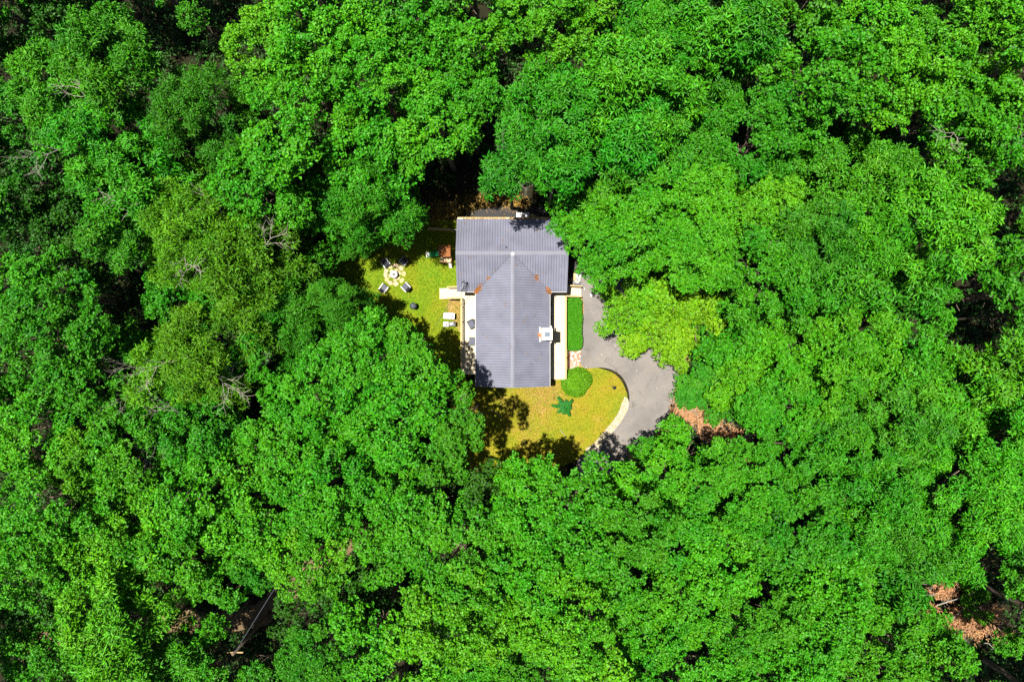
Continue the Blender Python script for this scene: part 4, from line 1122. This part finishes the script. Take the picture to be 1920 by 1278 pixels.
# photo x, photo y, crown radius (photo px), height m, leaf kind, tone, bare twigs?
T = [
 # top left
 (10, 25, 90, 11, 'broad', 'k', 0), (110, 10, 70, 9, 'broad', 'k', 0), (110, 160, 95, 18, 'fan', 'b', 0), (215, 115, 95, 19, 'fan', 'b', 0), (205, 225, 95, 18, 'fan', 'b', 1),
 (350, 15, 48, 16, 'broad', 'm', 0), (375, 215, 102, 18, 'feather', 'm', 0), (20, 215, 80, 14, 'broad', 'm', 0), (45, 330, 100, 13, 'broad', 'k', 0),
 (500, 95, 95, 19, 'broad', 'l', 0), (600, 55, 110, 20, 'broad', 'l', 0), (600, 175, 105, 20, 'broad', 'l', 0), (690, 130, 95, 19, 'broad', 'b', 0), (715, 30, 80, 18, 'broad', 'm', 0),
 (508, 188, 55, 17, 'broad', 'b', 0), (810, 120, 95, 19, 'broad', 'b', 0), (880, 190, 88, 18, 'broad', 'm', 0), (820, 225, 95, 18, 'broad', 'b', 0), (815, 25, 80, 18, 'broad', 'm', 0),
 (905, 35, 75, 19, 'broad', 'm', 0), (985, 25, 75, 19, 'broad', 'l', 0), (1048, 66, 62, 18, 'broad', 'l', 0), (948, 62, 50, 17, 'broad', 'm', 0),
 (1110, 85, 72, 18, 'broad', 'l', 0), (1120, 10, 75, 17, 'broad', 'm', 0), (1205, 85, 75, 17, 'dense', 'b', 0), (1255, 105, 60, 17, 'dense', 'b', 0), (1190, 15, 70, 15, 'broad', 'm', 0), (1275, 30, 60, 18, 'fan', 'm', 0),
 # above the house
 (1000, 215, 80, 19, 'fan', 'g', 0), (1070, 235, 80, 19, 'fan', 'g', 0), (1130, 165, 85, 19, 'fan', 'b', 0), (1225, 185, 85, 19, 'fan', 'b', 0), (1185, 265, 85, 18, 'fan', 'g', 0),
 (960, 320, 66, 18, 'fan', 'g', 1), (1045, 312, 72, 18, 'fan', 'g', 0), (1120, 340, 82, 17, 'fan', 'm', 0), (1075, 395, 55, 15, 'dense', 'b', 0), (1205, 345, 80, 17, 'fan', 'm', 0), (1255, 270, 60, 16, 'fan', 'm', 0),
 # top right
 (1330, 70, 80, 18, 'fan', 'b', 0), (1400, 40, 85, 17, 'fan', 'm', 0), (1360, 130, 70, 17, 'fan', 'm', 0), (1418, 82, 48, 16, 'fan', 'm', 0), (1350, 165, 50, 14, 'broad', 'm', 0), (1490, 30, 75, 18, 'broad', 'm', 0),
 (1540, 100, 85, 19, 'broad', 'b', 0), (1640, 70, 105, 20, 'broad', 'l', 0), (1560, 180, 90, 19, 'broad', 'b', 0), (1660, 170, 100, 20, 'broad', 'l', 0), (1760, 100, 100, 19, 'broad', 'b', 0), (1740, 205, 75, 18, 'broad', 'l', 0),
 (1860, 45, 95, 20, 'broad', 'l', 0), (1890, 150, 85, 19, 'broad', 'l', 0), (1810, 215, 75, 18, 'broad', 'b', 1), (1850, 290, 78, 17, 'broad', 'b', 0), (1795, 305, 60, 15, 'broad', 'm', 0), (1640, 285, 80, 10, 'broad', 'k', 0), (1560, 265, 55, 10, 'broad', 'k', 0),
 (1385, 235, 90, 18, 'dense', 'g', 0), (1455, 280, 75, 17, 'dense', 'g', 0), (1320, 255, 55, 16, 'dense', 'm', 0), (1902, 305, 50, 14, 'broad', 'm', 0),
 # right of the house
 (1330, 370, 92, 17, 'dense', 'b', 0), (1420, 390, 92, 17, 'dense', 'l', 0), (1240, 400, 75, 16, 'dense', 'b', 0), (1150, 400, 75, 16, 'dense', 'b', 0), (1115, 455, 60, 15, 'dense', 'b', 0), (1200, 465, 78, 16, 'dense', 'b', 0), (1300, 470, 85, 16, 'dense', 'b', 0), (1400, 490, 80, 16, 'dense', 'm', 0),
 (1560, 360, 95, 18, 'fan', 'b', 0), (1660, 350, 85, 18, 'fan', 'b', 0), (1520, 450, 85, 17, 'fan', 'm', 0), (1620, 450, 92, 18, 'fan', 'b', 0), (1720, 400, 92, 18, 'fan', 'b', 0), (1780, 460, 80, 17, 'fan', 'b', 0), (1690, 520, 80, 17, 'fan', 'm', 0), (1580, 540, 80, 16, 'fan', 'm', 0), (1490, 530, 70, 15, 'dense', 'm', 0),
 (1192, 572, 80, 9, 'broad', 'y', 0), (1268, 542, 100, 10, 'broad', 'y', 0), (1248, 618, 80, 9, 'broad', 'y', 0), (1325, 582, 95, 10, 'broad', 'y', 0), (1215, 510, 60, 11, 'broad', 'l', 0),
 (1892, 515, 64, 15, 'broad', 'm', 0), (1862, 548, 60, 15, 'broad', 'm', 0), (1910, 590, 60, 14, 'broad', 'm', 0), (1742, 572, 50, 13, 'broad', 'm', 0),
 (1380, 610, 75, 11, 'dense', 'b', 0), (1450, 580, 80, 13, 'dense', 'b', 0), (1350, 680, 78, 6, 'dense', 'b', 0), (1420, 690, 95, 9, 'dense', 'l', 0), (1385, 738, 74, 6, 'dense', 'g', 0), (1520, 650, 100, 14, 'dense', 'l', 0), (1610, 620, 90, 15, 'dense', 'l', 0), (1690, 660, 72, 15, 'dense', 'b', 0), (1500, 760, 95, 12, 'dense', 'b', 0), (1600, 720, 95, 14, 'dense', 'l', 0),
 (1322, 730, 44, 4, 'dense', 'g', 0), (1290, 745, 30, 3, 'dense', 'g', 0),
 (1700, 745, 90, 15, 'fan', 'm', 0), (1800, 738, 74, 16, 'fan', 'b', 0), (1885, 690, 78, 16, 'fan', 'l', 0), (1880, 790, 88, 16, 'fan', 'b', 0), (1780, 810, 88, 16, 'fan', 'b', 0), (1680, 830, 88, 15, 'fan', 'm', 0), (1590, 820, 85, 14, 'fan', 'm', 0), (1500, 850, 80, 13, 'dense', 'm', 0),
 # below the drive
 (1205, 880, 50, 9, 'broad', 'm', 0), (1285, 856, 60, 9, 'broad', 'b', 0), (1345, 908, 72, 11, 'broad', 'b', 0), (1250, 910, 85, 13, 'dense', 'b', 0), (1430, 910, 85, 13, 'dense', 'b', 0), (1580, 910, 85, 15, 'fan', 'b', 0), (1680, 920, 90, 16, 'fan', 'b', 0), (1780, 910, 90, 16, 'fan', 'b', 0), (1880, 890, 88, 16, 'fan', 'b', 0),
 (1500, 960, 85, 15, 'dense', 'm', 0), (1350, 970, 88, 15, 'dense', 'b', 0), (1600, 1010, 88, 16, 'fan', 'b', 0), (1710, 1010, 88, 16, 'fan', 'm', 0), (1820, 1000, 88, 16, 'fan', 'b', 0), (1905, 990, 60, 15, 'fan', 'm', 0),
 (1000, 928, 72, 17, 'broad', 'b', 0), (1080, 938, 80, 17, 'broad', 'b', 0), (1155, 945, 66, 16, 'broad', 'b', 0), (985, 985, 90, 18, 'broad', 'b', 0), (1085, 1010, 95, 18, 'broad', 'b', 0), (1190, 985, 88, 17, 'broad', 'm', 0), (1270, 1010, 88, 17, 'broad', 'b', 0),
 (830, 1040, 90, 18, 'broad', 'b', 0), (915, 1070, 92, 18, 'broad', 'b', 0), (1000, 1080, 90, 18, 'broad', 'b', 0), (1180, 1080, 95, 18, 'broad', 'b', 0), (1348, 1066, 78, 17, 'dense', 'b', 0), (1487, 1048, 72, 16, 'dense', 'm', 0), (1560, 1100, 82, 17, 'dense', 'b', 0), (1650, 1110, 80, 15, 'fan', 'm', 0),
 (830, 1130, 80, 19, 'broad', 'l', 0), (910, 1165, 85, 19, 'broad', 'l', 0), (1010, 1165, 90, 19, 'broad', 'l', 0), (1100, 1150, 90, 19, 'broad', 'l', 0), (1200, 1180, 88, 18, 'broad', 'l', 0), (1295, 1130, 88, 18, 'broad', 'b', 0), (1400, 1160, 85, 17, 'broad', 'b', 0), (1480, 1180, 80, 17, 'broad', 'm', 0),
 (790, 1230, 80, 18, 'broad', 'l', 0), (900, 1250, 85, 17, 'dense', 'b', 0), (1010, 1260, 85, 18, 'dense', 'm', 0), (1120, 1250, 85, 18, 'broad', 'l', 0), (1230, 1265, 85, 18, 'broad', 'b', 0), (1330, 1240, 85, 18, 'broad', 'b', 0), (1440, 1260, 85, 18, 'broad', 'b', 0), (1540, 1240, 85, 18, 'broad', 'b', 0), (1560, 1180, 70, 16, 'broad', 'm', 0), (1630, 1200, 85, 17, 'broad', 'b', 0), (1720, 1230, 85, 17, 'broad', 'b', 0), (1788, 1262, 60, 16, 'broad', 'm', 0), (1702, 1160, 55, 14, 'broad', 'g', 0),
 (1905, 1080, 62, 13, 'broad', 'm', 0), (1772, 1050, 62, 14, 'fan', 'b', 0), (1912, 1200, 45, 13, 'broad', 'm', 0), (1832, 1138, 40, 5, 'broad', 'l', 0),
 # left of the house, going down
 (185, 320, 78, 17, 'fan', 'b', 0), (280, 310, 65, 16, 'fan', 'b', 0), (240, 395, 88, 17, 'fan', 'b', 0), (310, 440, 85, 17, 'feather', 'o', 1), (225, 460, 62, 16, 'fan', 'b', 0), (475, 318, 60, 17, 'broad', 'b', 0), (555, 285, 85, 18, 'broad', 'b', 0), (505, 370, 88, 17, 'broad', 'b', 0), (585, 365, 82, 14, 'broad', 'm', 0), (660, 290, 90, 18, 'broad', 'b', 0), (730, 280, 76, 18, 'broad', 'b', 0),
 (410, 410, 82, 16, 'feather', 'o', 1), (485, 455, 78, 13, 'feather', 'o', 1), (400, 500, 75, 15, 'feather', 'o', 1), (560, 455, 62, 9, 'broad', 'm', 1), (655, 378, 76, 13, 'feather', 'm', 0), (722, 350, 66, 14, 'feather', 'm', 0), (655, 445, 44, 8, 'feather', 'm', 0), (760, 405, 40, 11, 'feather', 'm', 0),
 (60, 430, 90, 12, 'broad', 'k', 0), (150, 480, 62, 11, 'broad', 'k', 0), (60, 550, 88, 16, 'broad', 'b', 0), (130, 582, 70, 16, 'broad', 'm', 0), (55, 650, 90, 16, 'broad', 'm', 0), (150, 665, 88, 16, 'broad', 'b', 0), (320, 555, 70, 11, 'dense', 'g', 0), (410, 580, 62, 11, 'dense', 'g', 0), (245, 640, 52, 10, 'broad', 'm', 0),
 (345, 655, 85, 15, 'feather', 'o', 1), (420, 680, 72, 15, 'feather', 'o', 1), (300, 720, 75, 14, 'feather', 'o', 1), (375, 745, 80, 14, 'fan', 'm', 1), (510, 585, 88, 11, 'feather', 'm', 0), (560, 556, 60, 12, 'feather', 'm', 0), (630, 562, 42, 13, 'feather', 'm', 0), (690, 420, 45, 10, 'feather', 'm', 0), (560, 650, 85, 11, 'feather', 'm', 0), (480, 665, 55, 13, 'broad', 'm', 1),
 (664, 588, 54, 9, 'feather', 'm', 0), (655, 680, 80, 15, 'broad', 'b', 0), (712, 630, 50, 10, 'broad', 'g', 0), (772, 650, 48, 14, 'broad', 'b', 0), (735, 715, 80, 16, 'broad', 'b', 0), (795, 695, 58, 15, 'broad', 'b', 0), (846, 722, 42, 14.5, 'broad', 'b', 1), (790, 765, 72, 16, 'broad', 'b', 0), (650, 770, 88, 16, 'broad', 'b', 0), (560, 755, 88, 16, 'broad', 'b', 0), (720, 810, 85, 16, 'broad', 'b', 0), (876, 792, 54, 17, 'broad', 'm', 0),
 (60, 750, 90, 16, 'broad', 'b', 0), (160, 750, 88, 16, 'broad', 'b', 0), (230, 800, 78, 15, 'broad', 'b', 0), (80, 850, 90, 16, 'broad', 'b', 0), (170, 870, 88, 16, 'broad', 'l', 0), (330, 820, 72, 14, 'broad', 'm', 1), (400, 820, 60, 13, 'broad', 'm', 0), (260, 890, 82, 16, 'broad', 'b', 0), (350, 900, 82, 15, 'broad', 'b', 0),
 (500, 850, 85, 17, 'broad', 'b', 0), (590, 850, 85, 17, 'broad', 'b', 0), (480, 930, 75, 17, 'broad', 'l', 0), (570, 930, 85, 17, 'broad', 'b', 0), (660, 890, 88, 17, 'broad', 'b', 0), (750, 900, 85, 17, 'broad', 'b', 0), (838, 855, 62, 17, 'broad', 'm', 0), (720, 965, 52, 16, 'broad', 'b', 0), (800, 960, 80, 17, 'broad', 'm', 0), (912, 908, 64, 16, 'broad', 'k', 0), (590, 1010, 58, 16, 'broad', 'l', 0), (500, 1010, 78, 16, 'broad', 'l', 0), (730, 1040, 60, 15, 'broad', 'b', 0),
 (50, 950, 90, 16, 'broad', 'b', 0), (140, 960, 85, 16, 'broad', 'b', 0), (230, 980, 88, 16, 'broad', 'l', 0), (320, 990, 85, 16, 'broad', 'b', 0), (400, 970, 78, 15, 'broad', 'b', 0), (60, 1050, 88, 16, 'broad', 'b', 0), (160, 1060, 85, 16, 'broad', 'l', 0), (250, 1070, 80, 16, 'fan', 'l', 0), (330, 1070, 70, 15, 'broad', 'b', 0), (438, 1085, 62, 13, 'broad', 'm', 0), (490, 1065, 50, 13, 'dense', 'g', 0),
 (180, 1160, 80, 17, 'fan', 'l', 0), (250, 1190, 80, 17, 'fan', 'l', 0), (60, 1150, 85, 11, 'broad', 'k', 0), (70, 1230, 85, 12, 'broad', 'm', 0), (210, 1250, 80, 16, 'fan', 'l', 0), (310, 1245, 70, 15, 'fan', 'b', 0), (385, 1205, 50, 12, 'broad', 'b', 0), (380, 1190, 34, 11, 'broad', 'b', 0), (395, 1270, 60, 12, 'broad', 'b', 0),
 (570, 1090, 62, 15, 'broad', 'l', 0), (640, 1095, 68, 11, 'broad', 'k', 0), (700, 1110, 60, 10, 'broad', 'k', 0), (550, 1160, 45, 11, 'broad', 'k', 0), (620, 1185, 62, 14, 'dense', 'g', 0), (690, 1225, 62, 15, 'broad', 'b', 0), (600, 1250, 62, 14, 'dense', 'g', 0), (500, 1262, 55, 12, 'broad', 'm', 0), (710, 1170, 40, 13, 'broad', 'b', 0),
]
OWN = {(1192, 572): 'yellow green tree leaning out over the driveway opposite the hedge', (1248, 618): 'yellow green tree at the driveway bend above the verge', (1268, 542): 'yellow green tree behind the driveway, beside the lime tree',
       (1325, 582): 'outermost yellow green tree, farthest from the driveway', (1215, 510): 'lime green tree at the edge of the dark asphalt', (1075, 395): 'dense bright tree overhanging the rear right roof corner', (1115, 455): 'dense bright tree touching the right gable of the main roof',
       (960, 320): 'fan leaved emerald tree with bare twigs behind the rear roof edge', (846, 722): 'broadleaf tree with bare twigs brushing the lower left roof corner', (795, 695): 'broadleaf tree shading the deck rail by the house',
       (772, 650): 'bright broadleaf tree at the lawn edge by the barbecue', (712, 630): 'cool emerald broadleaf tree shading the lawn below the fire pit', (760, 405): 'feathery tree hanging over the timber fence', (655, 445): 'small feathery tree shading the fire pit chairs',
       (1322, 730): 'low emerald shrub at the driveway verge, nearer the yellow tree', (1290, 745): 'low emerald shrub at the driveway verge, beside the brush heap', (876, 792): 'small mid green tree in the shade below the gable', (1205, 880): 'low mid green tree over the bottom end of the driveway',
       (664, 588): 'small feathery tree on the left edge of the green lawn', (912, 908): 'dark shaded green broadleaf tree below the golden lawn'}
# neighbouring limbs of one crown: merge close look-alikes into one wider tree
def merge(trees):
    out, used = [], set()
    for i, a in enumerate(trees):
        if i in used: continue
        if (a[0], a[1]) not in OWN and a[2] < 100 and a[3] > 12:
            best = None
            for j in range(i + 1, len(trees)):
                b = trees[j]
                if j in used or (b[0], b[1]) in OWN or (b[4], b[5]) != (a[4], a[5]) or abs(a[3] - b[3]) > 2: continue
                d = math.hypot(a[0] - b[0], a[1] - b[1])
                if d < 105 and (best is None or d < best[0]): best = (d, j)
            if best:
                b = trees[best[1]]; used.add(best[1])
                out.append((round((a[0] + b[0]) / 2), round((a[1] + b[1]) / 2), round(min(138, 0.5 * (a[2] + b[2]) + 0.42 * best[0])), max(a[3], b[3]) + .5, a[4], a[5], max(a[6], b[6])))
                continue
        out.append(a)
    return out
T = merge(T)
RIM = 'tall mid green broadleaf tree at the outer rim of the forest'
rr_ = random.Random(9)
for k in range(10):
    T += [(-115, -120 + k * 165, 105, 17, 'broad', 'm', 0), (2035, -120 + k * 165, 105, 17, 'broad', 'm', 0)]
for k in range(12):
    T += [(40 + k * 168, -118, 100, 17, 'broad', 'm', 0), (40 + k * 168, 1396, 100, 17, 'broad', 'm', 0)]
def is_rim(t): return not (0 <= t[0] <= 1920 and 0 <= t[1] <= 1278)
KSHORT = {'broad': 'broadleaf tree', 'fan': 'fan leaved tree', 'feather': 'feathery tree', 'dense': 'dense small leaved tree'}
LOOK = {'broad': ('broadleaf tree', 'round leaf clumps'), 'fan': ('tree', 'long fan shaped leaf sprays'), 'feather': ('tree', 'fine feathery leaves'), 'dense': ('tree', 'smooth dense small leaves')}
TONE = {'b': 'bright', 'm': 'mid green', 'g': 'emerald', 'k': 'dark', 'o': 'olive', 'l': 'lime', 'y': 'yellow'}
def look(t):
    return TONE[t[5]] + ' ' + KSHORT[t[4]]
def tree_label(t, deep):
    size = 'tall' if t[3] >= 18 else ('low' if t[3] <= 11 else 'middling')
    size += ' wide' if t[2] >= 88 else (' narrow' if t[2] <= 62 else '')
    near = sorted((q for q in T if q is not t and not is_rim(q) and (q[4], q[5]) != (t[4], t[5])), key=lambda q: math.hypot(q[0] - t[0], q[1] - t[1]))
    a = look(near[0])
    lab = f"{size} {look(t)}{' with bare twigs' if t[6] else ''} beside {a}"
    if deep:
        b = next(look(q) for q in near if look(q) != a)
        lab += ' and ' + b
    lab = lab if len(lab.split()) <= 16 else lab.replace(' small leaved', '')
    return lab if len(lab.split()) <= 16 else lab.replace(' leaved', '').replace('mid green', 'green')
LABELS = {(t[0], t[1]): (RIM if is_rim(t) else tree_label(t, False)) for t in T}
tmp = list(LABELS.values())
LABELS = {(t[0], t[1]): (tree_label(t, True) if not is_rim(t) and tmp.count(LABELS[(t[0], t[1])]) > 1 else LABELS[(t[0], t[1])]) for t in T}
COUNT = {l: list(LABELS.values()).count(l) for l in LABELS.values()}
rt = random.Random(4)
for (px, py, rp, h, kind, tone, dead) in T:
    h = h + rt.uniform(-1.6, 1.6) * (h > 11)
    hc_ = h * .80
    k = (CAM_H - hc_) / FPX
    x, y, R = (px - 960) * k, (639 - py) * k, rp * k
    own = OWN.get((px, py))
    lab = own or LABELS[(px, py)]
    is_shrub = h < 5
    t = thing('shrub' if is_shrub else ('broadleaf_tree' if kind == 'broad' else 'feathery_tree' if kind == 'feather' else 'fan_leaved_tree' if kind == 'fan' else 'dense_tree'),
              lab, 'shrub' if is_shrub else 'tree', (x, y, 0), rt.uniform(0, 6.28), None if (own or COUNT[lab] == 1) else 'forest trees: ' + lab)
    R *= 0.96
    zi = int(np.argmin([abs(R - q) for q in SIZES]))
    s = R / SIZES[zi]
    c = link('crown', rt.choice(CROWNS[(kind, zi)]), t)
    col = TONES[tone]; v = rt.uniform(.86, 1.12)
    c.color = (col[0] * v * rt.uniform(.85, 1.2), col[1] * v, col[2] * v, 1)
    depth = s * (SIZES[zi] * 1.3 + 3.4)
    c.scale = (s * rt.uniform(.95, 1.05), s * rt.uniform(.95, 1.05), s * min(1.0, (h - .2) / depth))
    c.location = (0, 0, h)
    tk = link('trunk', rt.choice(TRUNKS), t)
    sz = h / H0
    tk.scale = (s * SIZES[zi] / 4.4, s * SIZES[zi] / 4.4, sz)
    if dead:
        for k_ in range(rt.randint(2, 3)):
            dbr = link('dead_branch', rt.choice(DEADS), t); dbr['label'] = 'bare pale grey dead branch'
            dbr.scale = tk.scale; dbr.location = (0, 0, .1); dbr.rotation_euler = (0, 0, k_ * 1.7 + rt.uniform(-.5, .5))

# ------------------------------------------------------------------ undergrowth between the trunks
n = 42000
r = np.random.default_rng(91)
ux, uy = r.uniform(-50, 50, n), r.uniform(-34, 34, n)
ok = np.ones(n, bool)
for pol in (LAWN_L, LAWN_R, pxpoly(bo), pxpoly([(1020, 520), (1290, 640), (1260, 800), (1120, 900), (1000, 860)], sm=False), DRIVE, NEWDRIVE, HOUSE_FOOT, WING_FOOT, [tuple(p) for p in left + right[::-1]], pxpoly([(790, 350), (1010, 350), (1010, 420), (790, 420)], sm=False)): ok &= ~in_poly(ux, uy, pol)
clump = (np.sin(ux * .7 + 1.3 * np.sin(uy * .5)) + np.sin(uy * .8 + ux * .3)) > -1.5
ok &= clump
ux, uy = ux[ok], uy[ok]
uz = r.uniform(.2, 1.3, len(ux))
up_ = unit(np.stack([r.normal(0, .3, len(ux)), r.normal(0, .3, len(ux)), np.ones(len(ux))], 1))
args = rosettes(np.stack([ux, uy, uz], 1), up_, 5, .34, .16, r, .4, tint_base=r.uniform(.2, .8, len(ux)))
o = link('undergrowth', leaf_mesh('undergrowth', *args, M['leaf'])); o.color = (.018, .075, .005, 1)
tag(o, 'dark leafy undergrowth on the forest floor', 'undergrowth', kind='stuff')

# ------------------------------------------------------------------ brush heaps and fallen branches
def brush(label, pts, z, n_tw, n_lf, seed, logs=()):
    c = at(*pts[0], 0)
    t = thing('brush_heap', label, 'brush', (c.x, c.y, 0))
    rr = random.Random(seed)
    m = MB()
    W = [at(px, py, z) - c for px, py in pts]
    for i in range(n_tw):
        p = rr.choice(W) + Vector((rr.gauss(0, .4), rr.gauss(0, .4), rr.uniform(-z * .8, .2)))
        a = rr.uniform(0, 6.28)
        twig_fan(m, rr, p, (math.cos(a), math.sin(a), rr.uniform(-.1, .3)), rr.uniform(.7, 1.5), rr.uniform(.02, .035), 1)
    m.build('twigs', M['deadwood'], t)['kind'] = 'stuff'
    r = np.random.default_rng(seed)
    w = np.array([tuple(p) for p in W]); b = w[r.integers(0, len(w), n_lf)] + r.normal(0, .42, (n_lf, 3)) * np.array([1, 1, .5])
    b[:, 2] = np.minimum(b[:, 2], z + .3)
    args = rosettes(b, unit(np.stack([r.normal(0, .4, n_lf), r.normal(0, .4, n_lf), np.ones(n_lf)], 1)), 5, .20, .07, r, .5, tint_base=r.uniform(.2, .9, n_lf))
    o = link('dead_leaves', leaf_mesh('dead_leaves', *args, M['litter_leaf']), t); o.color = (.46, .26, .12, 1); o['kind'] = 'stuff'
    # the mound the heap lies on
    m = MB()
    for p in W:
        m.lathe([(.75, 0), (.6, z * .5), (.35, z * .8), (.05, z * .9)], 9, (p.x, p.y, 0), wob=.08)
    m.build('mound', M['forest_floor'], t, True)
    for (x0, y0, x1, y1, r0) in logs:
        a_, b_ = at(x0, y0, z + .35) - c, at(x1, y1, z + .55) - c
        m = MB(); mid = a_.lerp(b_, .5) + Vector((rr.uniform(-.2, .2), rr.uniform(-.2, .3), .1))
        m.tube([a_, a_.lerp(mid, .5) + Vector((.03, .05, .03)), mid, mid.lerp(b_, .5), b_], [r0, r0 * .9, r0 * .75, r0 * .6, r0 * .4], 6)
        m.build('branch', M['deadwood'], t, True)
brush('brown brush heap on the verge beside the driveway', [(1278, 768), (1290, 772), (1302, 765), (1310, 758), (1296, 778)], 1.5, 50, 900, 31)
brush('long brown brush heap with pale fallen branches', [(1325, 795), (1340, 800), (1352, 812), (1365, 825), (1380, 828), (1330, 810)], 2.2, 70, 1300, 32, [(1338, 790, 1366, 806, .05), (1372, 838, 1405, 820, .05), (1395, 818, 1412, 820, .06)])
brush('small rusty brush heap among the low shrubs', [(1294, 722), (1298, 738), (1310, 735)], 1.8, 12, 180, 33)
brush('small brown brush heap trailing below the long heap', [(1405, 845), (1418, 852), (1430, 860)], 1.6, 12, 190, 34)
brush('wide orange brown brush heap with pale branches in a forest gap', [(1770, 1110), (1778, 1100), (1800, 1155), (1815, 1170), (1835, 1175), (1850, 1165), (1862, 1150), (1875, 1175), (1880, 1190), (1745, 1150), (1790, 1165), (1825, 1180)], 3.0, 80, 1700, 35,
      [(1755, 1135, 1828, 1110, .06), (1785, 1160, 1830, 1125, .05), (1845, 1205, 1864, 1216, .04), (1885, 1222, 1908, 1232, .05)])

# ------------------------------------------------------------------ overhead service cable and its pole
pa = Vector((mx, my, 5.0))
pb = at(440, 1222, 8.2)
pole = thing('utility_pole', 'wooden utility pole hidden under trees at the cable end', 'pole', (pb.x, pb.y, 0))
m = MB(); m.tube([(0, 0, -.1), (0, 0, 4), (0, 0, 8.6)], [.16, .14, .11], 10); m.build('shaft', M['bark'], pole, True)
m = MB(); m.beam((-.7, 0, 8.2), (.7, 0, 8.2), .1, .1); m.build('cross_arm', M['timber'], pole)
cab = thing('overhead_cable', 'thin overhead cable running from the roof mast into the forest', 'cable', pa)
for k, (dz, off) in enumerate(((0, 0), (.05, .10))):
    pts = []
    for i in range(31):
        t = i / 30
        p = pa.lerp(pb + Vector((off, off, 0)), t); p.z -= 1.1 * 4 * t * (1 - t) * .5 - dz
        p.x -= 1.2 * math.sin(math.pi * t) * 0.0
        pts.append(p - pa)
    m = MB(); m.tube(pts, .014, 5); m.build('strand', M['charcoal'], cab)
